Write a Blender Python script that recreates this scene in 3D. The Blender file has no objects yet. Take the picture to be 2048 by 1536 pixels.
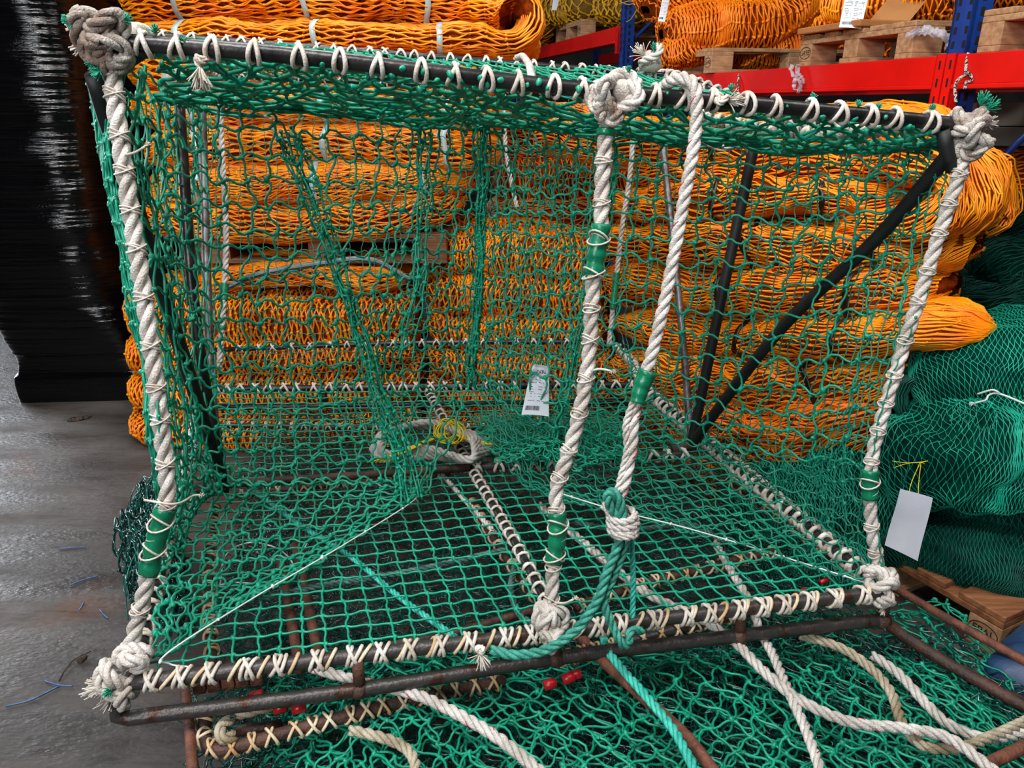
import bpy, math
import numpy as np
from mathutils import Vector

C = bpy.context.scene
COL = C.collection
W, H, F = 2048.0, 1536.0, 1500.0
TH = math.radians(20.5)
CAMZ = 1.55

# ------------------------------------------------------------------ camera
cam_d = bpy.data.cameras.new('camera')
cam_d.sensor_width = 36.0
cam_d.lens = 36.0 * F / W
cam_d.clip_start = 0.05
cam = bpy.data.objects.new('camera', cam_d)
COL.objects.link(cam)
cam.location = (0, 0, CAMZ)
cam.rotation_euler = (math.pi / 2 - TH, 0, 0)
C.camera = cam

# ------------------------------------------------------------------ world, exposure
C.view_settings.view_transform = 'Standard'
C.view_settings.look = 'None'
C.view_settings.gamma = 1.0
C.view_settings.use_curve_mapping = False
C.view_settings.exposure = 0.0
wd = bpy.data.worlds.new('world')
C.world = wd
wd.use_nodes = True
wd.node_tree.nodes['Background'].inputs[0].default_value = (0.75, 0.85, 1.0, 1)
wd.node_tree.nodes['Background'].inputs[1].default_value = 0.025


def area(name, loc, target, sx, sy, power, col=(1, 1, 1)):
    l = bpy.data.lights.new(name, 'AREA')
    l.shape = 'RECTANGLE'
    l.size, l.size_y = sx, sy
    l.energy = power
    l.color = col
    o = bpy.data.objects.new(name, l)
    COL.objects.link(o)
    o.location = loc
    o.rotation_euler = (Vector(target) - Vector(loc)).to_track_quat('-Z', 'Y').to_euler()
    return o


area('ceiling_strip_light', (-0.9, 0.2, 4.6), (-0.2, 2.2, 0.6), 2.6, 0.5, 190, (1, 0.98, 0.95))
area('ceiling_strip_light', (-0.8, 3.4, 4.8), (0.0, 3.2, 0.0), 2.6, 0.35, 95, (1, 0.98, 0.95))
area('ceiling_strip_light', (2.2, 1.2, 4.6), (1.4, 2.6, 0.8), 1.8, 0.35, 60, (1, 0.98, 0.95))
area('doorway_daylight', (-6.6, 6.5, 1.9), (-1.5, 2.5, 0.2), 2.4, 2.6, 230, (0.86, 0.92, 1.0))
area('front_key_light', (-2.2, -2.6, 3.0), (0.2, 2.4, 0.9), 1.6, 1.2, 150, (0.95, 0.97, 1.0))  # key light added at front upper left to brighten the entrance net

# ------------------------------------------------------------------ pixel -> place
ct, st = math.cos(TH), math.sin(TH)


def ray(px, py):
    x, y = (px - 1024) / F, (py - 768) / F
    return np.array([x, ct - y * st, -st - y * ct])


def D(px, py, d):
    return np.array([0, 0, CAMZ]) + ray(px, py) * d


def Z(px, py, z):
    r = ray(px, py)
    return np.array([0, 0, CAMZ]) + r * ((z - CAMZ) / r[2])


def Dl(pts):
    return np.array([D(*p) for p in pts])


# ------------------------------------------------------------------ materials
def lin(c):
    return tuple(((v / 255) / 12.92 if v / 255 <= 0.04045 else ((v / 255 + 0.055) / 1.055) ** 2.4) for v in c)


def mat(name, c1, c2=None, rough=0.6, scale=20, bump=0.0, bscale=60, metal=0.0, stretch=(1, 1, 1), spec=0.5, alpha=None, contrast=(0.35, 0.65), coat=0.0, detail=5):
    m = bpy.data.materials.new(name)
    m.use_nodes = True
    nt = m.node_tree
    b = nt.nodes['Principled BSDF']
    b.inputs['Roughness'].default_value = rough
    b.inputs['Metallic'].default_value = metal
    b.inputs['Specular IOR Level'].default_value = spec
    b.inputs['Coat Weight'].default_value = coat
    b.inputs['Coat Roughness'].default_value = 0.12
    tc = nt.nodes.new('ShaderNodeTexCoord')
    mp = nt.nodes.new('ShaderNodeMapping')
    mp.inputs['Scale'].default_value = stretch
    nt.links.new(tc.outputs['Object'], mp.inputs[0])
    if c2 is None:
        c2 = tuple(v * 0.75 for v in c1)
    n = nt.nodes.new('ShaderNodeTexNoise')
    n.inputs['Scale'].default_value = scale
    n.inputs['Detail'].default_value = detail
    nt.links.new(mp.outputs[0], n.inputs['Vector'])
    r = nt.nodes.new('ShaderNodeValToRGB')
    r.color_ramp.elements[0].position, r.color_ramp.elements[1].position = contrast
    r.color_ramp.elements[0].color = (*lin(c2), 1)
    r.color_ramp.elements[1].color = (*lin(c1), 1)
    nt.links.new(n.outputs['Fac'], r.inputs[0])
    nt.links.new(r.outputs[0], b.inputs['Base Color'])
    if bump:
        n2 = nt.nodes.new('ShaderNodeTexNoise')
        n2.inputs['Scale'].default_value = bscale
        n2.inputs['Detail'].default_value = 4
        nt.links.new(mp.outputs[0], n2.inputs['Vector'])
        bp = nt.nodes.new('ShaderNodeBump')
        bp.inputs['Strength'].default_value = bump
        bp.inputs['Distance'].default_value = 0.01
        nt.links.new(n2.outputs['Fac'], bp.inputs['Height'])
        nt.links.new(bp.outputs[0], b.inputs['Normal'])
    if alpha is not None:
        b.inputs['Alpha'].default_value = alpha
    m['bsdf'] = b.name
    return m


def link_rough(m, lo, hi, scale, stretch=(1, 1, 1)):
    nt = m.node_tree
    b = nt.nodes['Principled BSDF']
    tc = nt.nodes.new('ShaderNodeTexCoord')
    mp = nt.nodes.new('ShaderNodeMapping')
    mp.inputs['Scale'].default_value = stretch
    n = nt.nodes.new('ShaderNodeTexNoise')
    n.inputs['Scale'].default_value = scale
    n.inputs['Detail'].default_value = 6
    mr = nt.nodes.new('ShaderNodeMapRange')
    mr.inputs[1].default_value, mr.inputs[2].default_value = 0.35, 0.65
    mr.inputs[3].default_value, mr.inputs[4].default_value = lo, hi
    nt.links.new(tc.outputs['Object'], mp.inputs[0])
    nt.links.new(mp.outputs[0], n.inputs['Vector'])
    nt.links.new(n.outputs['Fac'], mr.inputs[0])
    nt.links.new(mr.outputs[0], b.inputs['Roughness'])


M = {}
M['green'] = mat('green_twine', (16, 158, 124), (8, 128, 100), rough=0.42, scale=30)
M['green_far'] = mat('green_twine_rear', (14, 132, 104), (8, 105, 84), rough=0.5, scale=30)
M['green_wet_shaded'] = mat('wet_shaded_green_twine', (6, 84, 74), (2, 50, 45), rough=0.16, scale=25, spec=0.8)  # wet glossy twine; colour also darkened for the shade in the net gaps
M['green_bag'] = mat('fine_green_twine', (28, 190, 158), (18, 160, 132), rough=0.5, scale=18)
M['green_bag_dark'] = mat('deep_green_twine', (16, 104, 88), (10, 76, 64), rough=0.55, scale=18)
M['green_shade_core'] = mat('green_net_shaded_core', (0, 62, 51), (0, 36, 30), rough=0.95, spec=0.05, scale=40, bump=0.5, bscale=160)  # solid body under the green strands, coloured dark as shade in the gaps
M['green_tape'] = mat('green_tape', (8, 124, 86), (5, 100, 70), rough=0.32, scale=25, bump=0.35, bscale=40)
M['teal_rope'] = mat('teal_rope', (70, 165, 145), (40, 125, 108), rough=0.5, scale=60, bump=0.4, bscale=300)
M['teal_bright'] = mat('bright_teal_rope', (70, 200, 180), (40, 165, 150), rough=0.4, scale=60, bump=0.4, bscale=300)
M['teal_grey'] = mat('grey_teal_rope', (88, 125, 118), (50, 88, 82), rough=0.6, scale=60, bump=0.4, bscale=300)
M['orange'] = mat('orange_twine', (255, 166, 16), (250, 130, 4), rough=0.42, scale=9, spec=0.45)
M['orange_deep'] = mat('orange_deep_twine', (248, 142, 12), (232, 112, 4), rough=0.45, scale=9)  # deeper copy of the orange; holds the shade of nets under the rack
M['orange_shade_core'] = mat('orange_net_shaded_core', (150, 58, 0), (96, 32, 0), rough=0.9, spec=0.1, scale=40, bump=0.5, bscale=150)  # body below the strands; crevice shade is put into its dark colour
M['yellow_net'] = mat('ochre_twine', (214, 168, 14), (184, 134, 6), rough=0.5, scale=12)
M['yellow_shade_core'] = mat('ochre_net_shaded_core', (130, 92, 2), (92, 62, 0), rough=0.7, scale=40)  # darker ochre body, painted as the shade between the strands
M['white_rope'] = mat('white_rope', (216, 211, 206), (176, 168, 160), rough=0.45, scale=22, bump=0.5, bscale=260)
M['post_rope'] = mat('worn_white_rope', (222, 216, 210), (176, 166, 156), rough=0.42, scale=16, bump=0.5, bscale=260)
M['knot_rope'] = mat('grubby_rope', (200, 192, 184), (132, 112, 98), rough=0.55, scale=14, bump=0.6, bscale=260, contrast=(0.42, 0.56))
M['lash'] = mat('white_lashing', (226, 220, 212), (190, 176, 160), rough=0.5, scale=30, bump=0.3, bscale=300)
M['lash_cream'] = mat('cream_lashing', (228, 214, 186), (190, 150, 100), rough=0.5, scale=14, bump=0.3, bscale=300)
M['white_twine'] = mat('white_twine', (232, 238, 236), (205, 215, 212), rough=0.5, scale=40)
M['red_yarn'] = mat('red_yarn', (178, 14, 44), (150, 8, 30), rough=0.5, scale=40)
M['yellow_twine'] = mat('yellow_twine', (244, 222, 20), (225, 196, 8), rough=0.4, scale=40)
M['pipe'] = mat('dark_steel_pipe', (62, 60, 60), (36, 35, 36), rough=0.34, scale=16, metal=0.55, bump=0.12, bscale=70)
M['pipe_rusty'] = mat('spotted_steel_pipe', (66, 62, 61), (62, 38, 26), rough=0.4, scale=22, metal=0.4, bump=0.25, bscale=90, contrast=(0.36, 0.46))
M['pipe_silver'] = mat('worn_silver_pipe', (118, 118, 122), (70, 62, 58), rough=0.4, scale=30, metal=0.5, bump=0.2, bscale=90)
M['rubber'] = mat('black_sleeve', (24, 27, 27), (12, 14, 14), rough=0.6, scale=30)
M['rust'] = mat('rusty_steel', (122, 72, 52), (74, 42, 32), rough=0.7, scale=28, bump=0.5, bscale=120)
M['rust_dark'] = mat('dark_rusty_steel', (86, 54, 42), (44, 30, 26), rough=0.6, scale=24, bump=0.4, bscale=120)
M['strap'] = mat('pale_strapping', (188, 214, 220), (160, 188, 196), rough=0.3, scale=10)
M['strap_grey'] = mat('grey_strapping', (120, 136, 140), (96, 112, 116), rough=0.35, scale=10)
M['strap_black'] = mat('black_strapping', (14, 14, 16), (8, 8, 9), rough=0.4, scale=10)
M['wood'] = mat('pallet_pine', (188, 148, 108), (150, 112, 78), rough=0.7, scale=6, stretch=(1, 8, 8), bump=0.3, bscale=40)
M['wood_red'] = mat('pallet_boards', (150, 96, 58), (104, 62, 36), rough=0.62, scale=6, stretch=(1, 8, 8), bump=0.3, bscale=40)
M['ink'] = mat('branding_ink', (40, 26, 18), (30, 20, 14), rough=0.8)
M['print_ink'] = mat('label_print', (50, 52, 62), (36, 38, 46), rough=0.8)
M['red'] = mat('red_beam_paint', (222, 18, 14), (206, 12, 10), rough=0.38, scale=5, bump=0.04)
M['blue'] = mat('blue_upright_paint', (18, 66, 152), (14, 52, 128), rough=0.4, scale=8, bump=0.05)
M['hole'] = mat('dark_hole', (6, 8, 14), (4, 5, 8), rough=0.9)
M['paper'] = mat('white_paper', (222, 228, 236), (206, 212, 222), rough=0.7, scale=5)
M['paper_grey'] = mat('grey_paper', (186, 190, 200), (168, 172, 184), rough=0.75, scale=5, bump=0.15, bscale=20)
M['card'] = mat('brown_cardboard', (176, 120, 66), (158, 104, 56), rough=0.8, scale=6)
M['box_grey'] = mat('pale_carton', (205, 198, 188), (180, 172, 160), rough=0.85, scale=5)
M['box_dark'] = mat('dark_carton', (52, 38, 30), (36, 26, 22), rough=0.85, scale=5)
M['speckle_rope'] = mat('black_and_white_cord', (190, 186, 180), (24, 22, 22), rough=0.6, scale=110, contrast=(0.46, 0.5), detail=1)
M['blue_bit'] = mat('blue_twine', (84, 124, 168), (60, 92, 140), rough=0.5)
M['blue_cloth'] = mat('blue_plastic_sack', (40, 74, 112), (26, 48, 80), rough=0.5, scale=10, bump=0.5, bscale=22)
M['red_tape'] = mat('red_tape', (176, 20, 30), (140, 10, 20), rough=0.35, scale=20)
M['cream_rope'] = mat('grubby_cream_rope', (196, 186, 166), (140, 124, 98), rough=0.6, scale=18, bump=0.5, bscale=260)
M['dirt'] = mat('dry_leaf', (74, 60, 48), (42, 34, 28), rough=0.9)
M['clear'] = mat('clear_film', (225, 225, 232), (200, 200, 210), rough=0.12, scale=20, bump=0.8, bscale=35, alpha=0.42)

# concrete floor: mottled grey-brown, rust stains, damp glossy patches
m = mat('concrete_floor', (94, 88, 85), (52, 48, 46), rough=0.4, scale=1.6, bump=0.35, bscale=55, detail=9, contrast=(0.3, 0.7), stretch=(0.7, 1.6, 1))
nt = m.node_tree
b = nt.nodes['Principled BSDF']
src = b.inputs['Base Color'].links[0].from_socket
tc = nt.nodes.new('ShaderNodeTexCoord')
n = nt.nodes.new('ShaderNodeTexNoise'); n.inputs['Scale'].default_value = 2.3; n.inputs['Detail'].default_value = 8
nt.links.new(tc.outputs['Object'], n.inputs['Vector'])
mr = nt.nodes.new('ShaderNodeMapRange'); mr.inputs[1].default_value = 0.60; mr.inputs[2].default_value = 0.72; mr.inputs[4].default_value = 0.55
nt.links.new(n.outputs['Fac'], mr.inputs[0])
mx = nt.nodes.new('ShaderNodeMix'); mx.data_type = 'RGBA'
nt.links.new(mr.outputs[0], mx.inputs[0]); nt.links.new(src, mx.inputs[6]); mx.inputs[7].default_value = (*lin((104, 66, 44)), 1)
n3 = nt.nodes.new('ShaderNodeTexNoise'); n3.inputs['Scale'].default_value = 24; n3.inputs['Detail'].default_value = 10
mpp = nt.nodes.new('ShaderNodeMapping'); mpp.inputs['Scale'].default_value = (0.5, 2.5, 1); mpp.inputs['Rotation'].default_value = (0, 0, 0.3)
nt.links.new(tc.outputs['Object'], mpp.inputs[0]); nt.links.new(mpp.outputs[0], n3.inputs['Vector'])
mr3 = nt.nodes.new('ShaderNodeMapRange'); mr3.inputs[1].default_value = 0.5; mr3.inputs[2].default_value = 0.7; mr3.inputs[3].default_value = 1.0; mr3.inputs[4].default_value = 0.62
nt.links.new(n3.outputs['Fac'], mr3.inputs[0])
mu = nt.nodes.new('ShaderNodeMix'); mu.data_type = 'RGBA'; mu.blend_type = 'MULTIPLY'; mu.inputs[0].default_value = 1
nt.links.new(mx.outputs[2], mu.inputs[6]); nt.links.new(mr3.outputs[0], mu.inputs[7])
nt.links.new(mu.outputs[2], b.inputs['Base Color'])
M['floor'] = m
link_rough(m, 0.28, 0.75, 3.0, (0.8, 2.2, 1))
M['wall'] = mat('warehouse_wall', (70, 68, 66), (52, 50, 49), rough=0.9, scale=2)
# black stretch film: glossy, fine horizontal creases
M['film'] = mat('black_stretch_film', (7, 7, 8), (3, 3, 4), rough=0.09, scale=6, bump=0.30, bscale=7.0, stretch=(1.2, 1.2, 20), spec=0.45)


# ------------------------------------------------------------------ mesh building
class MB:
    def __init__(s):
        s.v, s.f, s.mi, s.n = [], [], [], 0

    def add(s, v, f, mi=0):
        v = np.asarray(v, dtype=np.float64).reshape(-1, 3)
        f = np.asarray(f, dtype=np.int64).reshape(-1, 4)
        s.v.append(v); s.f.append(f + s.n); s.mi.append(np.full(len(f), mi)); s.n += len(v)
        return s

    def build(s, name, mats, parent=None, smooth=True, label=None):
        if not isinstance(mats, (list, tuple)):
            mats = [mats]
        V = np.concatenate(s.v); Fq = np.concatenate(s.f); mi = np.concatenate(s.mi)
        org = np.array(parent.get('_o', (0, 0, 0))) if parent is not None else V.mean(0)
        me = bpy.data.meshes.new(name)
        me.vertices.add(len(V)); me.vertices.foreach_set('co', (V - org).ravel().astype(np.float32))
        me.loops.add(len(Fq) * 4); me.loops.foreach_set('vertex_index', Fq.ravel().astype(np.int32))
        me.polygons.add(len(Fq)); me.polygons.foreach_set('loop_start', (np.arange(len(Fq)) * 4).astype(np.int32))
        me.polygons.foreach_set('material_index', mi.astype(np.int32))
        me.polygons.foreach_set('use_smooth', np.full(len(Fq), smooth))
        for m_ in mats:
            me.materials.append(M[m_])
        me.update(calc_edges=True)
        o = bpy.data.objects.new(name, me)
        COL.objects.link(o)
        if parent is not None:
            o.parent = parent
            o['_o'] = tuple(float(a) for a in org)
        else:
            o.location = org
            o['_o'] = tuple(float(a) for a in org)
        if label:
            o['label'] = label
        return o


def thing(name, label, cat, loc, group=None):
    o = bpy.data.objects.new(name, None)
    COL.objects.link(o)
    o.location = loc
    o['_o'] = tuple(float(a) for a in loc)
    o.empty_display_size = 0.05
    tag(o, label, cat, group)
    return o


def tag(o, label, cat, group=None, kind=None):
    o['label'] = label; o['category'] = cat
    if group: o['group'] = group
    if kind: o['kind'] = kind
    return o


def norm(a):
    return a / np.maximum(np.linalg.norm(a, axis=-1, keepdims=True), 1e-9)


def frames(P, closed=False):
    T = np.gradient(P, axis=1)
    if closed:
        T = np.roll(P, -1, 1) - np.roll(P, 1, 1)
    T = norm(T)
    N, K, _ = P.shape
    U = np.zeros_like(P)
    ref = np.tile(np.array([0.13, 0.21, 0.97]), (N, 1))
    par = np.abs((ref * T[:, 0]).sum(1)) > 0.9
    ref[par] = (0.95, 0.2, 0.1)
    u = norm(ref - (ref * T[:, 0]).sum(1, keepdims=True) * T[:, 0])
    for k in range(K):
        u = norm(u - (u * T[:, k]).sum(1, keepdims=True) * T[:, k])
        U[:, k] = u
    return T, U, np.cross(T, U)


def tubes(mb, P, r, sides=6, closed=False, caps=True, mi=0, flat=1.0):
    """P: (N,K,3) centre lines; r: scalar or (N,K)."""
    P = np.asarray(P, dtype=np.float64)
    if P.ndim == 2: P = P[None]
    N, K, _ = P.shape
    R = np.broadcast_to(np.asarray(r, dtype=np.float64), (N, K)).copy()
    T, U, B = frames(P, closed)
    if caps and not closed:
        P = np.concatenate([P[:, :1], P, P[:, -1:]], 1)
        U = np.concatenate([U[:, :1], U, U[:, -1:]], 1); B = np.concatenate([B[:, :1], B, B[:, -1:]], 1)
        R = np.concatenate([R[:, :1] * 0.02, R, R[:, -1:] * 0.02], 1)
        K += 2
    a = np.arange(sides) * 2 * math.pi / sides
    V = P[:, :, None] + R[:, :, None, None] * (np.cos(a)[None, None, :, None] * U[:, :, None] + flat * np.sin(a)[None, None, :, None] * B[:, :, None])
    idx = np.arange(N * K * sides).reshape(N, K, sides)
    kn = K if closed else K - 1
    i0 = idx[:, :kn]; i1 = np.roll(idx, -1, 1)[:, :kn]
    f = np.stack([i0, np.roll(i0, -1, 2), np.roll(i1, -1, 2), i1], -1)
    mb.add(V, f, mi)


def sphere_t(sg=6, rg=3):
    v = []
    for i in range(rg + 2):
        t = math.pi * i / (rg + 1)
        rr = max(math.sin(t), 0.02)
        for j in range(sg):
            p = 2 * math.pi * j / sg
            v.append((rr * math.cos(p), rr * math.sin(p), math.cos(t)))
    f = []
    for i in range(rg + 1):
        for j in range(sg):
            f.append((i * sg + j, (i + 1) * sg + j, (i + 1) * sg + (j + 1) % sg, i * sg + (j + 1) % sg))
    return np.array(v), np.array(f)


SP = sphere_t()
SP2 = sphere_t(10, 6)


def blobs(mb, Cn, r, seed=0, mi=0, tpl=None, ax=None, el=1.35):
    Cn = np.asarray(Cn).reshape(-1, 3)
    n = len(Cn)
    if n == 0: return
    rng = np.random.default_rng(seed)
    v, f = tpl or SP
    if ax is None:
        ax = norm(rng.normal(size=(n, 3)))
    u = norm(np.cross(ax, rng.normal(size=(n, 3)))); w = np.cross(ax, u)
    s = r * rng.uniform(0.8, 1.2, (n, 1, 1))
    V = Cn[:, None] + s * (v[None, :, 0:1] * u[:, None] + v[None, :, 1:2] * w[:, None] * 0.95 + el * v[None, :, 2:3] * ax[:, None])
    ff = f[None] + (np.arange(n) * len(v))[:, None, None]
    mb.add(V, ff, mi)


def sn(p, fr, seed=0, n=5):
    """smooth pseudo noise in about [-1,1] of points p (...,3)"""
    rng = np.random.default_rng(seed)
    o = 0
    for _ in range(n):
        k = rng.normal(size=3) * fr
        o = o + np.sin((p * k).sum(-1) * 2 * math.pi + rng.uniform(0, 6.28)) * rng.uniform(0.6, 1)
    return o / n * 1.4


def sn3(p, fr, seed=0, n=5):
    return np.stack([sn(p, fr, seed + q * 17, n) for q in range(3)], -1)


def cr(P, t):
    """Catmull-Rom through P (n,...) at t in [0,n-1]"""
    P = np.asarray(P, dtype=np.float64)
    n = len(P)
    if n == 2:
        tt = t.reshape((-1,) + (1,) * (P.ndim - 1))
        return P[0] * (1 - tt) + P[1] * tt
    E = np.concatenate([[2 * P[0] - P[1]], P, [2 * P[-1] - P[-2]]])
    i = np.clip(np.floor(t).astype(int), 0, n - 2)
    s = (t - i).reshape((-1,) + (1,) * (P.ndim - 1))
    p0, p1, p2, p3 = E[i], E[i + 1], E[i + 2], E[i + 3]
    return 0.5 * (2 * p1 + (p2 - p0) * s + (2 * p0 - 5 * p1 + 4 * p2 - p3) * s ** 2 + (3 * p1 - p0 - 3 * p2 + p3) * s ** 3)


def curve(P, ds=0.01, closed=False):
    P = np.asarray(P, dtype=np.float64)
    if closed:
        P = np.concatenate([P, P[:1]])
    q = cr(P, np.linspace(0, len(P) - 1, len(P) * 24))
    L = np.concatenate([[0], np.cumsum(np.linalg.norm(np.diff(q, axis=0), axis=1))])
    n = max(int(L[-1] / ds), 4)
    s = np.linspace(0, L[-1], n)
    return np.stack([np.interp(s, L, q[:, k]) for k in range(3)], 1), L[-1]


def grid_eval(G, u, v):
    """G (rows, cols, 3); u,v arrays in 0..1 along cols, rows -> points"""
    G = np.asarray(G)
    R, K = G.shape[:2]
    uq = np.clip(u, 0, 1) * (K - 1); vq = np.clip(v, 0, 1) * (R - 1)

    def w(t, n):
        i = np.clip(np.floor(t).astype(int), 0, n - 2); s = t - i
        w0 = -0.5 * s + s ** 2 - 0.5 * s ** 3; w1 = 1 - 2.5 * s ** 2 + 1.5 * s ** 3
        w2 = 0.5 * s + 2 * s ** 2 - 1.5 * s ** 3; w3 = -0.5 * s ** 2 + 0.5 * s ** 3
        return i, (w0, w1, w2, w3)
    Gp = np.concatenate([2 * G[:1] - G[1:2], G, 2 * G[-1:] - G[-2:-1]], 0)
    Gp = np.concatenate([2 * Gp[:, :1] - Gp[:, 1:2], Gp, 2 * Gp[:, -1:] - Gp[:, -2:-1]], 1)
    iu, wu = w(uq, K); iv, wv = w(vq, R)
    out = 0
    for a in range(4):
        for b_ in range(4):
            out = out + Gp[iv + a, iu + b_] * (wv[a] * wu[b_])[..., None]
    return out


UP = np.array([0, 0, 1.0])


def net(mb, G, nu, nv, r=0.0021, wob=0.16, jit=0.10, seed=1, diamond=False, sag=0.0, crumple=0.0, cfr=3.0, mi=0, sides=5, knot=2.0, drop=0.0, K=6):
    """sheet of knotted twine through the control grid G"""
    rng = np.random.default_rng(seed)
    G = np.asarray(G, dtype=np.float64)
    jj, ii = np.meshgrid(np.arange(nv + 1), np.arange(nu + 1), indexing='ij')
    jx = rng.normal(size=jj.shape) * jit; jy = rng.normal(size=jj.shape) * jit
    if diamond:
        u = (ii + 0.5 * (jj % 2) + jx) / (nu + 0.5)
    else:
        u = (ii + jx) / nu
    v = (jj + jy) / nv
    if not diamond:
        u[:, 0] = 0; u[:, -1] = 1
    v[0] = 0; v[-1] = 1
    Nd = grid_eval(G, u, v)
    if crumple:
        Nd = Nd + sn3(Nd, cfr, seed) * crumple
    if diamond:
        E = []
        a = Nd[:-1]; b0 = Nd[1:]
        for j in range(nv):
            if j % 2 == 0:
                E += [(Nd[j, i], Nd[j + 1, i]) for i in range(nu + 1)] + [(Nd[j, i + 1], Nd[j + 1, i]) for i in range(nu)]
            else:
                E += [(Nd[j, i], Nd[j + 1, i]) for i in range(nu + 1)] + [(Nd[j, i], Nd[j + 1, i + 1]) for i in range(nu)]
        E = np.array(E); A, Bp = E[:, 0], E[:, 1]
        kind = rng.integers(0, 2, len(A))
    else:
        A = np.concatenate([Nd[:, :-1].reshape(-1, 3), Nd[:-1].reshape(-1, 3)])
        Bp = np.concatenate([Nd[:, 1:].reshape(-1, 3), Nd[1:].reshape(-1, 3)])
        kind = np.concatenate([np.zeros((nv + 1) * nu), np.ones(nv * (nu + 1))])
    if drop:
        keep = rng.random(len(A)) > drop
        A, Bp, kind = A[keep], Bp[keep], kind[keep]
    L = np.linalg.norm(Bp - A, axis=1)
    t = np.linspace(0, 1, K)
    d = Bp - A
    nrm = np.cross(G[0, -1] - G[0, 0], G[-1, 0] - G[0, 0]); nrm = norm(nrm)
    side = norm(np.cross(d, nrm))
    rnd = norm(rng.normal(size=A.shape))
    amp = wob * L * rng.uniform(0.5, 1.3, len(A)) * np.where(kind == 0, 1, 0.7)
    ph = np.where(kind == 0, 1.0, rng.choice([-1.0, 1.0], len(A)))
    P = A[:, None] * (1 - t)[None, :, None] + Bp[:, None] * t[None, :, None]
    s2 = np.sin(2 * math.pi * t)[None, :, None]; s1 = np.sin(math.pi * t)[None, :, None]
    P = P + (side * (amp * ph)[:, None])[:, None] * s2 * 0.8 + (rnd * (amp * 0.5)[:, None])[:, None] * s1
    P = P - UP * (sag * L)[:, None, None] * s1
    R = r * (1 + 0.25 * np.abs(np.cos(math.pi * t)) ** 6)[None, :] * np.ones((len(A), 1))
    tubes(mb, P, R, sides, caps=False, mi=mi)
    if knot:
        blobs(mb, Nd.reshape(-1, 3), r * knot, seed, mi)
    return Nd


def rope(mb, P, r, pitch=None, mi=0, red=None, ds=None, sides=7, seed=0, fuzz=0.0):
    ds = ds or max(r * 0.42, 0.003)
    q, L = curve(P, ds)
    pitch = pitch or r * 6.2
    s = np.linspace(0, L, len(q))
    T, U, B = frames(q[None])
    U, B = U[0], B[0]
    Ps = []
    for k in range(3):
        a = 2 * math.pi * (s / pitch + k / 3)
        Ps.append(q + (r * 0.535) * (np.cos(a)[:, None] * U + np.sin(a)[:, None] * B))
    tubes(mb, np.array(Ps), r * 0.49, sides, mi=mi)
    if red is not None:
        a = 2 * math.pi * (s / pitch) + 0.35
        tr = q + (r * 0.985) * (np.cos(a)[:, None] * U + np.sin(a)[:, None] * B)
        n1 = max(int(pitch / ds * 0.36), 4); st_ = pitch / ds
        k0 = 2.0
        while k0 + n1 < len(tr):
            tubes(mb, tr[int(k0):int(k0) + n1], r * 0.085, 5, mi=red); k0 += st_ * (0.5 + 0.5 * ((int(k0) * 7) % 3))
    return q


def rings(mb, q, rp, r, every, tilt=0.5, mi=0, turns=2, seed=0, start=0.0, cross=True, sides=6):
    """lashing: pairs of tilted turns of cord round a bar whose axis is the polyline q"""
    rng = np.random.default_rng(seed)
    d = np.concatenate([[0], np.cumsum(np.linalg.norm(np.diff(q, axis=0), axis=1))])
    T, U, B = frames(q[None]); T, U, B = T[0], U[0], B[0]
    s = start
    out = []
    a = np.linspace(0, 2 * math.pi, 16, endpoint=False)
    while s < d[-1]:
        s0 = s
        off = rng.uniform(0, 6.28)
        for k in range(turns):
            sk = s0 + (k - (turns - 1) / 2) * r * 1.7
            c = np.array([np.interp(sk, d, q[:, j]) for j in range(3)])
            i = min(int(np.searchsorted(d, sk)), len(q) - 1)
            tl = tilt * rng.uniform(0.6, 1.3) * (1 if (k % 2 == 0 or not cross) else -1)
            rr = rp + r * 0.75 + (0.5 * r if k % 2 else 0)
            out.append(c + rr * (np.cos(a)[:, None] * U[i] + np.sin(a)[:, None] * B[i]) + (rp * tl * np.cos(a + off * (0.15 if cross else 1)))[:, None] * T[i])
        s += every * rng.uniform(0.8, 1.2)
    if out:
        tubes(mb, np.array(out), r, sides, closed=True, mi=mi)
        # the cord runs on from one pair of turns to the next
        w_ = np.array([0, 0.8, -0.6]); w_ = norm(w_ - (T @ w_)[:, None] * T); run = q + (rp + r * 0.6) * w_
        tubes(mb, run, r * 0.6, 5, mi=mi)


def helix(mb, q, rp, r, pitch, mi=0, amp=0.0, seed=0):
    """cord spiralled along a bar"""
    c, L = curve(q, 0.004)
    rng = np.random.default_rng(seed)
    s = np.linspace(0, L, len(c))
    T, U, B = frames(c[None]); U, B = U[0], B[0]
    a = 2 * math.pi * s / pitch + 1.2 * np.sin(2 * math.pi * s / (pitch * 2.7) + rng.uniform(0, 6))
    tubes(mb, c + (rp + r * 0.8) * (np.cos(a)[:, None] * U + np.sin(a)[:, None] * B), r, 5, mi=mi)


def fray(mb, p, d, L, n, r=0.0012, spread=0.5, seed=0, mi=0):
    rng = np.random.default_rng(seed)
    d = norm(np.asarray(d, float))
    t = np.linspace(0, 1, 6)
    dr = norm(d + rng.normal(size=(n, 3)) * spread)
    d2 = norm(dr + rng.normal(size=(n, 3)) * spread * 0.6)
    LL = L * rng.uniform(0.6, 1.1, (n, 1, 1))
    P = np.asarray(p)[None, None] + LL * (d[None, None] * 0.25 * t[None, :, None] + dr[:, None] * 0.75 * (t ** 1.3)[None, :, None] + (d2 - dr)[:, None] * 0.4 * (t ** 2.5)[None, :, None])
    tubes(mb, P, r, 4, mi=mi)


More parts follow.
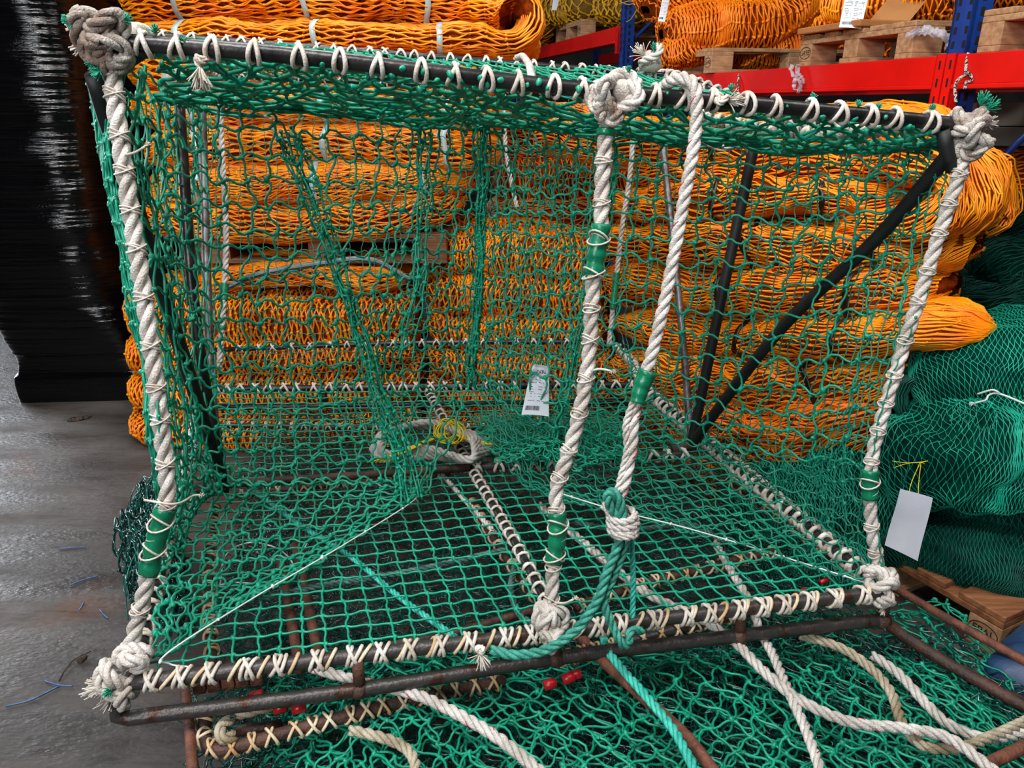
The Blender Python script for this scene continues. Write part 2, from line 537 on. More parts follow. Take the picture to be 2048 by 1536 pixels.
def knot(mb, c, size, r, seed=0, mi=0, loops=3, ax=None):
    """a lump of rope turned over itself"""
    rng = np.random.default_rng(seed)
    c = np.asarray(c, float)
    for k in range(loops):
        M3 = np.linalg.qr(rng.normal(size=(3, 3)))[0]
        a = np.linspace(0, 2 * math.pi * 1.0, 14)[:-1]
        R = size * rng.uniform(0.6, 0.95)
        loc = c + rng.normal(size=3) * size * 0.22
        pts = np.stack([np.cos(a) * R, np.sin(a) * R * rng.uniform(0.6, 0.95), np.sin(a * 2 + rng.uniform(0, 6)) * size * 0.3], 1) @ M3.T + loc
        rope(mb, np.concatenate([pts, pts[:2]]), r, mi=mi)
    blobs(mb, [c], size * 0.55, seed, mi, tpl=SP2, el=1.1)


def pipe(mb, P, r, sides=14, mi=0, ds=0.03):
    q, L = curve(P, ds)
    tubes(mb, q, r, sides, mi=mi)
    return q


def box(mb, o, ax, ay, az, mi=0):
    """box with corner o and edge vectors"""
    o, ax, ay, az = [np.asarray(a, float) for a in (o, ax, ay, az)]
    v = [o, o + ax, o + ax + ay, o + ay]
    v = v + [p + az for p in v]
    f = [(0, 3, 2, 1), (4, 5, 6, 7), (0, 1, 5, 4), (1, 2, 6, 5), (2, 3, 7, 6), (3, 0, 4, 7)]
    mb.add(v, f, mi)


def bevel(o, w=0.002):
    md = o.modifiers.new('bevel', 'BEVEL'); md.width = w; md.segments = 2; md.limit_method = 'ANGLE'
    return o


def ribbon(mb, q, wdir, w, th=0.0012, mi=0, closed=False):
    q = np.asarray(q); K = len(q)
    T = norm(np.gradient(q, axis=0))
    wd_ = norm(np.broadcast_to(np.asarray(wdir, float), q.shape) - 0)
    nn = norm(np.cross(T, wd_))
    V = np.stack([q - wd_ * w / 2 - nn * th, q + wd_ * w / 2 - nn * th, q + wd_ * w / 2 + nn * th, q - wd_ * w / 2 + nn * th], 1)
    idx = np.arange(K * 4).reshape(K, 4)
    kn = K if closed else K - 1
    i0 = idx[:kn]; i1 = np.roll(idx, -1, 0)[:kn]
    mb.add(V, np.stack([i0, np.roll(i0, -1, 1), np.roll(i1, -1, 1), i1], -1), mi)


def text_part(txt, size, loc, xdir, ydir, mname, parent, name='stamp', align='CENTER'):
    cu = bpy.data.curves.new(name, 'FONT')
    cu.body = txt; cu.size = size; cu.extrude = 0.0003; cu.align_x = align; cu.align_y = 'CENTER'
    o = bpy.data.objects.new(name, cu)
    cu.materials.append(M[mname])
    COL.objects.link(o)
    x = Vector(norm(np.asarray(xdir, float))); y = Vector(norm(np.asarray(ydir, float))); z = x.cross(y)
    from mathutils import Matrix
    mt = Matrix((x, y, z)).transposed().to_4x4()
    org = parent.get('_o', (0, 0, 0)) if parent else (0, 0, 0)
    mt.translation = Vector(loc) - Vector(org)
    me = bpy.data.meshes.new_from_object(o)
    bpy.data.objects.remove(o)
    o = bpy.data.objects.new(name, me)
    COL.objects.link(o)
    o.parent = parent
    o.matrix_local = mt
    return o


# ------------------------------------------------------------------ net rolls (bales)
def section(n_, a, b_, m_=64, e=2.6):
    """super-ellipse outline by arc length"""
    t = np.linspace(0, 2 * math.pi, 721)
    x = np.sign(np.cos(t)) * np.abs(np.cos(t)) ** (2 / e) * a
    y = np.sign(np.sin(t)) * np.abs(np.sin(t)) ** (2 / e) * b_
    L = np.concatenate([[0], np.cumsum(np.hypot(np.diff(x), np.diff(y)))])
    return t, x, y, L


class Roll:
    """soft roll of folded net along a path; the section is a wide, b high"""
    def __init__(s, path, a, b, hdir=None, seed=0, rough=0.012, e=2.6, fr=2.2, endp=7, open_end=False):
        s.q, s.L = curve(path, 0.02)
        s.a, s.b, s.seed, s.rough, s.fr, s.endp, s.open_end = a, b, seed, rough, fr, endp, open_end
        T = norm(np.gradient(s.q, axis=0))
        if hdir is None:
            hdir = np.cross(UP, norm(s.q[-1] - s.q[0])); hdir = hdir if hdir[1] > 0 else -hdir
        h = norm(np.asarray(hdir, float))
        H_ = norm(h - (T @ h)[:, None] * T)
        s.T, s.H, s.U = T, H_, norm(np.cross(H_, T))
        if s.U[len(s.U) // 2][2] < 0 and True:
            s.U = -s.U
        t, x, y, L = section(0, a, b, e=e)
        s.sec = (L / L[-1], x, y); s.per = L[-1]

    def at(s, u, v, off=0.0, nz=True):
        """u,v arrays (any shape) in 0..1"""
        n = len(s.q)
        k = np.clip(u, 0, 1) * (n - 1)
        ip = lambda A: np.stack([np.interp(k, np.arange(n), A[:, j]) for j in range(3)], -1)
        c, Hh, Uu = ip(s.q), norm(ip(s.H)), norm(ip(s.U))
        vv = v % 1.0
        x = np.interp(vv, s.sec[0], s.sec[1]); y = np.interp(vv, s.sec[0], s.sec[2])
        w = np.abs(2 * u - 1)
        sc = np.maximum(1 - w ** s.endp, 0.0) ** 0.5 if not s.open_end else 1.0
        sx, sy = 1 + off / s.a, 1 + off / s.b
        P = c + Hh * (x * sx * sc)[..., None] + Uu * (y * sy * sc)[..., None]
        if nz:
            P = P + sn3(P, s.fr, s.seed, 4) * s.rough * 1.6 + sn3(P, s.fr * 3.2, s.seed + 5, 4) * s.rough * 0.6
        return P

    def body(s, mb, nu=60, nv=40, off=-0.006, mi=0):
        u, v = np.meshgrid(np.linspace(0.003, 0.997, nu), np.arange(nv) / nv, indexing='ij')
        P = s.at(u, v, off)
        idx = np.arange(nu * nv).reshape(nu, nv)
        i0, i1 = idx[:-1], idx[1:]
        mb.add(P, np.stack([i0, i1, np.roll(i1, -1, 1), np.roll(i0, -1, 1)], -1), mi)

    def strands(s, mb, sp, kn, r, along=True, jit=1.0, mi=0, layers=1, knots=True, wav=0.0, sides=4, vr=(0, 1), pts=5, kr=2.0, ur=(0.01, 0.99), amp=0.46, stray=0.0):
        rng = np.random.default_rng(s.seed + 99)
        for ly in range(layers):
            off0 = ly * r * 1.2
            if along:
                nl = int(s.per * (vr[1] - vr[0]) / sp / 2) * 2
                nk = max(int(s.L / kn), 2)
                K = nk * pts + 1
                t = np.linspace(0, nk, K)
                sg = np.where(np.arange(nl) % 2 == 0, 1.0, -1.0)[:, None]
                ph = rng.uniform(0, 2) if ly else 0.0
                cs = np.cos(math.pi * (t + ph))[None]
                z = np.sign(cs) * np.abs(cs) ** 0.8
                base = (vr[0] + (np.arange(nl) + 0.5) * sp / s.per)[:, None]
                ud = t[None] / nk * (ur[1] - ur[0]) + ur[0] + 0 * base
                drift = wav * np.sin(ud * 9 + base * 30 + s.seed)
                vq = base + (sg * z * amp * sp + drift + sp * 0.5 * sn(np.stack([ud * s.L * 5, base * s.per * 8 + 0 * ud, 0 * ud], -1), 1.0, s.seed + 3, 4)) / s.per
                # bow the rows of knots so they are not straight
                ud = ud + 0.35 * kn / s.L * sn(np.stack([base * s.per * 3 + 0 * ud, ud * s.L, 0 * ud], -1), 1.0, s.seed + 8, 3)
                offs = off0 + r * jit * (1.2 * sn(np.stack([ud * s.L * 9, base * s.per * 40 + 0 * ud, 0 * ud], -1), 1.0, s.seed + 4, 5)) + 0.5 * r
                uu, vv = np.clip(ud, 0.002, 0.998), vq
                km = (np.abs(np.abs(z) - 1) < 1e-6) & (sg * z > 0)
            else:
                nl = int(s.L * (ur[1] - ur[0]) / sp / 2) * 2
                nk = max(int(s.per / kn / 2) * 2, 4)
                K = nk * pts
                t = np.arange(K) / pts
                sg = np.where(np.arange(nl) % 2 == 0, 1.0, -1.0)[:, None]
                z = np.cos(math.pi * t)[None]; z = np.sign(z) * np.abs(z) ** 0.8
                base = (ur[0] + (np.arange(nl) + 0.5) * sp / s.L)[:, None]
                vd = t[None] / nk + 0 * base
                uq = base + (sg * z * amp * sp + sp * 0.6 * sn(np.stack([base * s.L * 8 + 0 * vd, np.cos(vd * 6.283) * 1.3, np.sin(vd * 6.283) * 1.3], -1), 1.0, s.seed + 3, 4)) / s.L
                vd = vd + 0.3 * kn / s.per * sn(np.stack([base * s.L * 6 + 0 * vd, 0 * vd, 0 * vd], -1), 1.0, s.seed + 8, 3)
                offs = off0 + r * jit * (1.2 * sn(np.stack([base * s.L * 40 + 0 * vd, np.cos(vd * 6.283) * 2, np.sin(vd * 6.283) * 2], -1), 1.0, s.seed + 4, 5)) + 0.5 * r
                uu, vv = np.clip(uq, 0.004, 0.996), vd
                km = (np.abs(np.abs(z) - 1) < 1e-6) & (sg * z > 0)
            P = s.at(uu, vv, offs)
            tubes(mb, P, r, sides, closed=not along, caps=False, mi=mi)
            if knots:
                blobs(mb, P[np.broadcast_to(km, P.shape[:2])], r * kr, s.seed + ly, mi)
            if stray:
                n = int(stray)
                u0 = rng.uniform(0.05, 0.9, n)[:, None]; v0 = rng.uniform(0, 1, n)[:, None]
                t = np.linspace(0, 1, 14)[None]
                ln = rng.uniform(0.05, 0.2, n)[:, None]
                an = rng.uniform(0, 6.28, n)[:, None] if not along else rng.normal(size=(n, 1)) * 0.6
                uu = np.clip(u0 + ln * np.cos(an) * t / s.L * 1.2, 0.004, 0.996)
                vv = v0 + (ln * np.sin(an) * t + 0.02 * np.sin(t * rng.uniform(4, 10, n)[:, None])) / s.per
                P = s.at(uu, vv, r * 2.2 + 0.012 * np.sin(math.pi * t) * rng.uniform(0.2, 1, n)[:, None])
                tubes(mb, P, r, sides, caps=False, mi=mi)

    def strap(s, mb, u, w=0.02, off=0.008, mi=0):
        v = np.arange(60) / 60
        P = s.at(np.full(60, u), v, off + 0.003)
        k = int(u * (len(s.q) - 1))
        ribbon(mb, P, s.T[k], w, closed=True, mi=mi)


# ================================================================== SETTING
def plane(name, o, ax, ay, m_, kind='structure'):
    mb = MB(); o, ax, ay = [np.asarray(q, float) for q in (o, ax, ay)]
    nrm_ = norm(np.cross(ax, ay)) * 0.05
    box(mb, o - nrm_, ax, ay, nrm_)
    ob = mb.build(name, m_, smooth=False)
    ob['kind'] = kind
    return ob


plane('floor', (-8, -5, 0), (16, 0, 0), (0, 19, 0), 'floor')
plane('wall_back', (8, 14, 0), (-16, 0, 0), (0, 0, 6), 'wall')
plane('wall_right', (8, -5, 0), (0, 19, 0), (0, 0, 6), 'wall')

# ================================================================== BLACK WRAPPED PALLET LOAD
def wrapped_load():
    c = D(30, 812, 4.15); c[2] = 0
    ex = norm(np.array([1.0, 0.06, 0])); ey = np.array([-ex[1], ex[0], 0])
    t = thing('wrapped_pallet_load', 'tall pallet load wound in shiny black stretch film, left of the orange nets', 'pallet load', c + ex * 0.4 + ey * 0.6)
    prof = [(0.0, 1.0, 0.0), (0.03, 1.005, 0.0), (0.14, 1.0, 0.0), (0.165, 0.965, 0.1), (0.24, 0.97, 0.4), (0.34, 1.03, 0.7), (0.5, 1.09, 0.9), (0.75, 1.13, 1.0), (1.0, 1.15, 1.0), (1.3, 1.14, 1.0), (1.6, 1.12, 1.0), (1.9, 1.10, 1.0), (2.2, 1.07, 1.0)]
    pz, ps, pr = np.array(prof).T
    zs = np.concatenate([np.linspace(0, 0.3, 60), np.linspace(0.3, 2.2, 420)[1:]])
    sc = np.interp(zs, pz, ps); rd = np.interp(zs, pz, pr)
    na = 150
    a = np.arange(na) / na * 2 * math.pi
    hx, hy = 0.36, 0.60
    cen = c + ex * hx + ey * hy
    V = []
    for z, s_, rr in zip(zs, sc, rd):
        e = 14 * (1 - rr) + 4.2 * rr
        x = np.sign(np.cos(a)) * np.abs(np.cos(a)) ** (2 / e) * hx * s_
        y = np.sign(np.sin(a)) * np.abs(np.sin(a)) ** (2 / e) * hy * s_
        V.append(cen - ex * max(s_ - 1, 0) * hx * 1.2 + x[:, None] * ex + y[:, None] * ey + UP * z)
    V = np.array(V)
    out = norm((V - cen) * np.array([1, 1, 0]))
    rng = np.random.default_rng(3)
    ridge = np.zeros(len(zs))
    for k in range(90):
        z0 = rng.uniform(0.17, 2.2); ridge += rng.uniform(0.3, 1) * np.exp(-((zs - z0) / 0.006) ** 2)
    V = V + out * (ridge * 0.005)[:, None, None] * (0.5 + 0.5 * sn(V * np.array([1, 1, 0.4]), 1.2, 4))[..., None]
    V = V + out * (sn(V * np.array([1.2, 1.2, 18.0]), 1.0, 9, 9) * 0.0032 * np.clip((zs - 0.15) * 8, 0, 1)[:, None])[..., None]
    V = V + out * (sn(V * np.array([0.8, 0.8, 3.0]), 1.0, 12, 5) * 0.012 + sn(V * np.array([2.6, 2.6, 5.0]), 1.0, 33, 9) * 0.007)[..., None]
    mb = MB()
    n = len(zs)
    idx = np.arange(n * na).reshape(n, na)
    i0, i1 = idx[:-1], idx[1:]
    mb.add(V, np.stack([i0, np.roll(i0, -1, 1), np.roll(i1, -1, 1), i1], -1))
    mb.build('film_wrap', 'film', t)
    return t


wrapped_load()

# ================================================================== PALLETS
def pallet(o, ex, ey, label, group=None, mtl='wood', stamp=None, L=1.2, Wd=0.8, deck='wood'):
    """EUR pallet: corner o, long side along ex, short along ey"""
    ex, ey = norm(np.asarray(ex, float)), norm(np.asarray(ey, float))
    o = np.asarray(o, float)
    t = thing('pallet', label, 'pallet', o + ex * L / 2 + ey * Wd / 2, group)
    bw = 0.022
    for y0, w in ((0, 0.145), (0.1875, 0.1), (0.3275, 0.145), (0.5125, 0.1), (0.655, 0.145)):
        mb = MB(); box(mb, o + ey * y0 * Wd / 0.8 + UP * 0.122, ex * L, ey * w, UP * bw); bevel(mb.build('deck_board', deck, t, smooth=False), 0.004)
    for x0 in (0, 0.5275, 1.055):
        mb = MB(); box(mb, o + ex * x0 + UP * 0.100, ex * 0.145, ey * Wd, UP * bw); bevel(mb.build('cross_board', deck, t, smooth=False), 0.003)
    for x0 in (0, 0.5275, 1.055):
        for y0 in (0, 0.35, 0.7):
            w = 0.1
            mb = MB(); box(mb, o + ex * x0 + ey * y0 + UP * 0.022, ex * 0.145, ey * w, UP * 0.078)
            blk = bevel(mb.build('block', mtl, t, smooth=False), 0.003)
            blk_o = o + ex * x0 + ey * y0
            if stamp and (x0, y0) in stamp:
                face = stamp[(x0, y0)]
                for fc in face:
                    if fc == 'y-':
                        cc, xd = blk_o + ex * 0.0725 - ey * 0.001 + UP * 0.061, ex
                    elif fc == 'x-':
                        cc, xd = blk_o + ey * 0.05 - ex * 0.001 + UP * 0.061, -ey
                    elif fc == 'x+':
                        cc, xd = blk_o + ey * 0.05 + ex * 0.146 + UP * 0.061, ey
                    text_part('EPAL', 0.032, cc, xd, UP, 'ink', blk)
                    mb = MB(); a = np.linspace(0, 2 * math.pi, 40, endpoint=False)
                    q = cc + 0.044 * np.cos(a)[:, None] * norm(xd) + 0.027 * np.sin(a)[:, None] * UP
                    tubes(mb, q, 0.0013, 5, closed=True); mb.build('stamp_ring', 'ink', blk)
    for y0, w in ((0, 0.1), (0.3275, 0.145), (0.7, 0.1)):
        mb = MB(); box(mb, o + ey * y0, ex * L, ey * w, UP * bw); bevel(mb.build('bottom_board', mtl, t, smooth=False), 0.003)
    return t


# pallet on the floor at right (under the green nets)
pc = Z(2012, 1236, 0.144); pc[2] = 0
eS = norm(np.array([-0.45, 0.89, 0])); eL = norm(np.array([0.89, 0.45, 0]))
pallet(pc, eL, eS, 'worn wooden pallet on the floor under the green fine-mesh nets', mtl='wood', deck='wood_red', stamp={(0, 0): ['y-', 'x-']})

# ================================================================== RACK
U0 = np.array([1.72, 3.17, 0.0]); RD = norm(np.array([-0.235, 0.972, 0])); RI = np.array([RD[1], -RD[0], 0])
RS = lambda s_, z=0.0, i=0.0: U0 + RD * s_ + RI * i + UP * z


def rack():
    t = thing('pallet_rack', 'pallet racking with red beams and blue perforated uprights', 'rack', RS(0.0))
    ZT, ZT2 = 1.725, 2.13
    for s_, z0 in ((0.0, 0), (3.55, 0), (7.2, 0)):
        for dep in (0.0, 1.05):
            mb = MB()
            o = RS(s_ - 0.05, 0, dep)
            box(mb, o, RD * 0.1, RI * 0.012, UP * 3.2)
            box(mb, o + RI * 0.0, RD * 0.012, RI * 0.08, UP * 3.2); box(mb, o + RD * 0.088, RD * 0.012, RI * 0.08, UP * 3.2)
            if dep == 0.0:
                z = 1.3
                while z < 2.9:
                    for xo in (0.018, 0.064):
                        box(mb, o + RD * (xo + 0.004 * (1 if xo > 0.03 else -1)) - RI * 0.001 + UP * z, RD * 0.014, RI * 0.004, UP * 0.026, 1)
                    box(mb, o - RD * 0.001 + RI * 0.03 + UP * (z + 0.01), RD * 0.004, RI * 0.018, UP * 0.03, 1)
                    z += 0.05
            mb.build('upright', ['blue', 'hole'], t, smooth=False)
    for s0, s1, zt in ((0.05, 3.5, ZT), (-2.9, -0.05, ZT + 0.0), (3.6, 7.15, ZT2)):
        for dep in (-0.035, 1.09):
            mb = MB()
            # box beam with a step and lower lip
            prof = [(0, 0), (0.0, 0.118), (0.004, 0.122), (0.05, 0.122), (0.05, 0.0)]
            a0, a1 = RS(s0, zt - 0.122, dep), RS(s1, zt - 0.122, dep)
            dv = a1 - a0
            box(mb, a0 + UP * 0.016, dv, RI * (0.05 if dep > 0 else 0.11), UP * 0.106)
            box(mb, a0 - RI * 0.008, dv, RI * (0.058 if dep > 0 else 0.118), UP * 0.016)
            bm_ = bevel(mb.build('beam', 'red', t, smooth=False), 0.003)
            if dep < 0:
                for se, sgn in ((s0, 1), (s1, -1)):
                    mb = MB()
                    w = 0.046
                    e0 = RS(se - (w if sgn > 0 else 0), zt - 0.2, dep - 0.006)
                    box(mb, e0, RD * w, RI * 0.006, UP * 0.205)
                    box(mb, RS(se - (0.004 if sgn > 0 else 0.0), zt - 0.2, dep - 0.006), RD * 0.004, RI * 0.04, UP * 0.205)
                    for zz in (0.02, 0.085, 0.15):
                        box(mb, e0 + RD * 0.018 - RI * 0.001 + UP * zz, RD * 0.009, RI * 0.003, UP * 0.032, 1)
                    mb.build('end_plate', ['red', 'hole'], bm_, smooth=False)
    # diagonal bracing in the upright frames
    for s_ in (0.0, 3.55):
        mb = MB()
        for z in (0.2, 1.1, 2.0):
            tubes(mb, [RS(s_, z, 0.06), RS(s_, z + 0.9, 1.05)], 0.015, 6)
        mb.build('brace', 'blue', t)
    return t


rack()
# pallets and net stacks on the rack; the short sides face the aisle
pallet(RS(1.02, 1.726, -0.02), RI, -RD, 'pine pallet on the near red beam beside the upright, under orange net', 'pallets on the racking', stamp={(0, 0.0): ['x-'], (0, 0.7): ['y-']})
pallet(RS(2.68, 1.726, -0.06), RI, -RD, 'pine pallet on the red beam with a heap of orange net spilling over its edge', 'pallets on the racking', stamp={(0, 0.0): ['x-'], (0, 0.7): ['x-', 'y-']})
pallet(RS(5.35, 2.131, -0.02), RI, -RD, 'small-looking pallet on the far high red beam under ochre nets', 'pallets on the racking', stamp={(0, 0.7): ['x-']})
pallet(RS(-0.12, 1.726, -0.02), RI, -RD, 'pine pallet on the red beam right of the blue upright', 'pallets on the racking')


def bale(name, label, cat, rolls, core, twine, sp=0.012, kn=0.07, r=0.0042, along=True, jit=1.0, straps=(), strap_mat='strap', group=None, layers=1, stray=0, wav=0.0, knots=True, kr=1.9, sides=4, part_name='net_fold', pts=5, amp=0.46, vr=(0, 1)):
    """a net bundle: every fold one part; rolls = list of Roll (or (Roll, along))"""
    allq = np.concatenate([(x[0] if isinstance(x, tuple) else x).q for x in rolls])
    base = allq.mean(0); base[2] = max(allq[:, 2].min() - 0.1, 0)
    t = thing(name, label, cat, base, group)
    for x in rolls:
        ro, al = x if isinstance(x, tuple) else (x, along)
        mb = MB()
        ro.body(mb, off=-0.9 * r, mi=0)
        ro.strands(mb, sp, kn, r, al, jit, mi=1, layers=layers, stray=stray, wav=wav, knots=knots, kr=kr, sides=sides, pts=pts, amp=amp, vr=vr)
        mb.build(part_name, [core, twine], t)
    for (k, u, w) in straps:
        ro = rolls[k][0] if isinstance(rolls[k], tuple) else rolls[k]
        mb = MB(); ro.strap(mb, u, w, off=0.01); mb.build('strap', strap_mat, t)
    return t


def PR(pts, a, b, **k):
    k.setdefault('e', 3.0)
    return Roll(Dl(pts), a, b * 1.09, **k)


OC, OT = 'orange_shade_core', 'orange'
# ---- rack nets
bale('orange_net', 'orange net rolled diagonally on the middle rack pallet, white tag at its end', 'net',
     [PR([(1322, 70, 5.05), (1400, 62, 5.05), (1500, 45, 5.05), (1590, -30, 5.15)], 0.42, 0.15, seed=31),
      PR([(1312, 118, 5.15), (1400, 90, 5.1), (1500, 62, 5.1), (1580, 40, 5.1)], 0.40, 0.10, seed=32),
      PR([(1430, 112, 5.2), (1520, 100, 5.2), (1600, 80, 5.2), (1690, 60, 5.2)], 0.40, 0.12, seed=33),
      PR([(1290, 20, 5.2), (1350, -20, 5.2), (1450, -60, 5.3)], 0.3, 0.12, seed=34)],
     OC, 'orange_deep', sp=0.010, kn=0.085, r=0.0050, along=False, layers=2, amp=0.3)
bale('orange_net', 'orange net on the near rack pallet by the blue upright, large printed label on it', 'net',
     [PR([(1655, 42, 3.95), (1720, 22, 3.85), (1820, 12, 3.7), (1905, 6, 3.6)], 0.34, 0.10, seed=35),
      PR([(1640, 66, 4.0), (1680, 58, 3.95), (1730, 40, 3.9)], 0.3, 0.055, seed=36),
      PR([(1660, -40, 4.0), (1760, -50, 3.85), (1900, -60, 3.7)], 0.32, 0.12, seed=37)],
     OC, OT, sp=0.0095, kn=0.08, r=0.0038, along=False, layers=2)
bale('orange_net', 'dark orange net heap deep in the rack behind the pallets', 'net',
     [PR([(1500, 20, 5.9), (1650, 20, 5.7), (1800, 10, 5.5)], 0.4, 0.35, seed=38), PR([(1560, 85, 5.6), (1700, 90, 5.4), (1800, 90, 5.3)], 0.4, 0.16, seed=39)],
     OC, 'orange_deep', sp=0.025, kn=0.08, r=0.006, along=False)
bale('orange_net', 'orange net on the pallet at the top right corner of the rack', 'net',
     [PR([(1990, 10, 3.3), (2060, 4, 3.2), (2140, 0, 3.1)], 0.3, 0.06, seed=40)], OC, OT, sp=0.012, kn=0.07, r=0.004, along=False)
bale('ochre_net', 'ochre yellow net rolls on the far high rack pallet', 'net',
     [PR([(1060, 35, 7.9), (1110, 15, 7.7), (1180, 20, 7.5), (1235, 0, 7.2)], 0.5, 0.17, seed=41), PR([(1050, 52, 7.9), (1090, 65, 7.8), (1105, 60, 7.8)], 0.4, 0.08, seed=42),
      PR([(1040, -20, 7.9), (1240, -35, 7.3)], 0.4, 0.2, seed=43), PR([(1215, 25, 6.9), (1300, 12, 6.6)], 0.3, 0.12, seed=44)],
     'yellow_shade_core', 'yellow_net', sp=0.03, kn=0.08, r=0.008, along=False)

# ---- left rear stack: three bales above each other
DA = 3.98
def LR(pts, a, b, **k):
    return PR([(x, y, DA if len(q) == 0 else q[0]) for x, y, *q in pts], a, b, **k)


bale('orange_net_bale', 'big folded orange net bale with pale strapping, topmost of the left rear stack', 'net bale',
     [LR([(262, 0), (480, -12), (800, -8), (1030, 14)], 0.46, 0.165, seed=1, rough=0.014),
      LR([(292, 80), (600, 84), (930, 92), (1018, 98), (1046, 72), (1000, 44), (900, 40)], 0.46, 0.062, seed=2, endp=14),
      LR([(288, 148), (600, 150), (1000, 172)], 0.47, 0.10, seed=3),
      LR([(300, 222), (600, 215), (1015, 232)], 0.47, 0.105, seed=4),
      LR([(318, 296), (640, 285), (1010, 300)], 0.47, 0.105, seed=5),
      LR([(330, 365), (640, 352), (960, 352)], 0.47, 0.10, seed=6),
      LR([(318, 418), (600, 428), (800, 418), (925, 385)], 0.46, 0.09, seed=7),
      ],
     OC, OT, sp=0.0125, kn=0.085, r=0.0041, layers=2,
     straps=[(k, u, 0.028) for k in (0, 1, 2, 3, 4, 5) for u in ((0.19, 0.50, 0.80) if k == 0 else (0.14, 0.41, 0.66) if k == 1 else (0.20, 0.54, 0.85))])
pallet(D(395, 468, 3.62) - UP * 0.144, (1, 0, 0), (0, 1, 0), 'wooden pallet between the upper and lower bales of the left rear stack', 'pallets', deck='wood_red', mtl='wood_red')
bale('orange_net_bale', 'orange net bale in the left rear stack, beneath the inner pallet', 'net bale',
     [LR([(430, 540), (620, 520), (835, 545)], 0.44, 0.055, seed=8),
      (LR([(288, 600), (560, 605), (845, 610)], 0.47, 0.13, seed=9), False),
      (LR([(284, 672), (560, 668), (848, 665)], 0.47, 0.09, seed=10), False)],
     OC, OT, sp=0.0125, kn=0.062, r=0.0040, layers=2)
bale('orange_net_bale', 'lowest orange net bale of the left rear stack, resting near the floor', 'net bale',
     [(LR([(292, 738), (560, 738), (850, 732)], 0.46, 0.10, seed=11), False), (LR([(298, 806), (560, 806), (850, 800)], 0.46, 0.085, seed=12), False),
      (LR([(304, 858), (560, 858), (850, 852)], 0.44, 0.07, seed=13), False)],
     OC, OT, sp=0.0125, kn=0.062, r=0.0040, layers=2)
mb = MB()
q, _ = curve(Dl([(455, 575, 3.5), (520, 548, 3.5), (640, 528, 3.52), (740, 520, 3.55), (820, 560, 3.5)]), 0.02)
ribbon(mb, q, norm(ray(600, 300)), 0.035, 0.001)
ribbon(mb, q + UP * 0.0, UP, 0.03, 0.001)
tag(mb.build('loose_strap', 'strap_grey'), 'loose grey strapping band curling over the lower left orange bale', 'strap')

# ---- middle rear stack
bale('orange_net_bale', 'short orange net bale, top of the low middle rear stack', 'net bale',
     [(PR([(858, 500, 4.1), (1000, 490, 4.1), (1215, 525, 4.0)], 0.42, 0.11, seed=14), False), (PR([(855, 560, 4.1), (1000, 560, 4.1), (1225, 585, 4.0)], 0.44, 0.10, seed=15), False)],
     OC, OT, sp=0.0125, kn=0.06, r=0.0041, layers=2)
bale('orange_net_bale', 'orange net bale in the middle rear stack, second from its top', 'net bale',
     [(PR([(858, 632, 4.1), (1000, 630, 4.1), (1228, 650, 4.0)], 0.44, 0.10, seed=16), False), (PR([(862, 692, 4.1), (1000, 690, 4.1), (1232, 705, 4.0)], 0.44, 0.08, seed=17), False)],
     OC, OT, sp=0.0125, kn=0.06, r=0.0041, layers=2)
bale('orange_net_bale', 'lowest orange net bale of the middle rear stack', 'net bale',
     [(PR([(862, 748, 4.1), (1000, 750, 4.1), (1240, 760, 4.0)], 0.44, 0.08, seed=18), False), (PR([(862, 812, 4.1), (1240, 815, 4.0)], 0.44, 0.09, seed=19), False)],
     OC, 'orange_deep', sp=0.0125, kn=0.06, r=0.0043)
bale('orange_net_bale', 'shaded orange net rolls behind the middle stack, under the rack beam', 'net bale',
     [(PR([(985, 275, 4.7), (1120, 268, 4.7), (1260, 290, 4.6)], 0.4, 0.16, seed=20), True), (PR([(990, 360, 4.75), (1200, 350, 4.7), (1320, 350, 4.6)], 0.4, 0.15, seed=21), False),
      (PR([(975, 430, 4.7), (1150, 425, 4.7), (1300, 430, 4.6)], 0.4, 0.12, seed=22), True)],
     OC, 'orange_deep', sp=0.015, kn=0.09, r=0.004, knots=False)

# ---- right stack
def RS2(pts, a, b, **k):
    q = []
    for x, y, d in pts:
        q.append((x, y, d - 0.02 - 0.44 * min(max((x - 1230) / 700, 0), 1)))
    return PR(q, a * 0.74, b * 0.93, **k)


EK = dict(sp=0.0085, kn=0.11, r=0.0034, layers=1, kr=1.35, wav=0.01, stray=60)
bale('orange_net_bale', 'large fluffy orange net bale bound with black straps, top of the right stack', 'net bale',
     [RS2([(1085, 265, 4.0), (1300, 285, 3.75), (1600, 275, 3.45), (1800, 262, 3.3), (1900, 300, 3.2)], 0.42, 0.10, seed=23, rough=0.02),
      RS2([(1300, 345, 3.8), (1600, 330, 3.45), (1800, 318, 3.25), (1915, 335, 3.15), (1945, 395, 3.12), (1895, 440, 3.15), (1700, 440, 3.3)], 0.40, 0.075, seed=24, rough=0.02, endp=16),
      RS2([(1250, 405, 3.8), (1500, 395, 3.5), (1700, 385, 3.3), (1870, 392, 3.2)], 0.41, 0.09, seed=25, rough=0.02),
      RS2([(1230, 475, 3.85), (1500, 480, 3.5), (1700, 490, 3.3), (1965, 480, 3.15)], 0.42, 0.105, seed=26, rough=0.022),
      RS2([(1230, 555, 3.85), (1500, 565, 3.5), (1700, 570, 3.3), (1925, 560, 3.2)], 0.40, 0.10, seed=27, rough=0.022)],
     OC, OT, **EK, straps=[(3, 0.56, 0.02), (3, 0.82, 0.02), (4, 0.50, 0.02), (4, 0.80, 0.02), (2, 0.48, 0.02), (2, 0.80, 0.02), (0, 0.55, 0.02), (0, 0.76, 0.02)], strap_mat='strap_black')
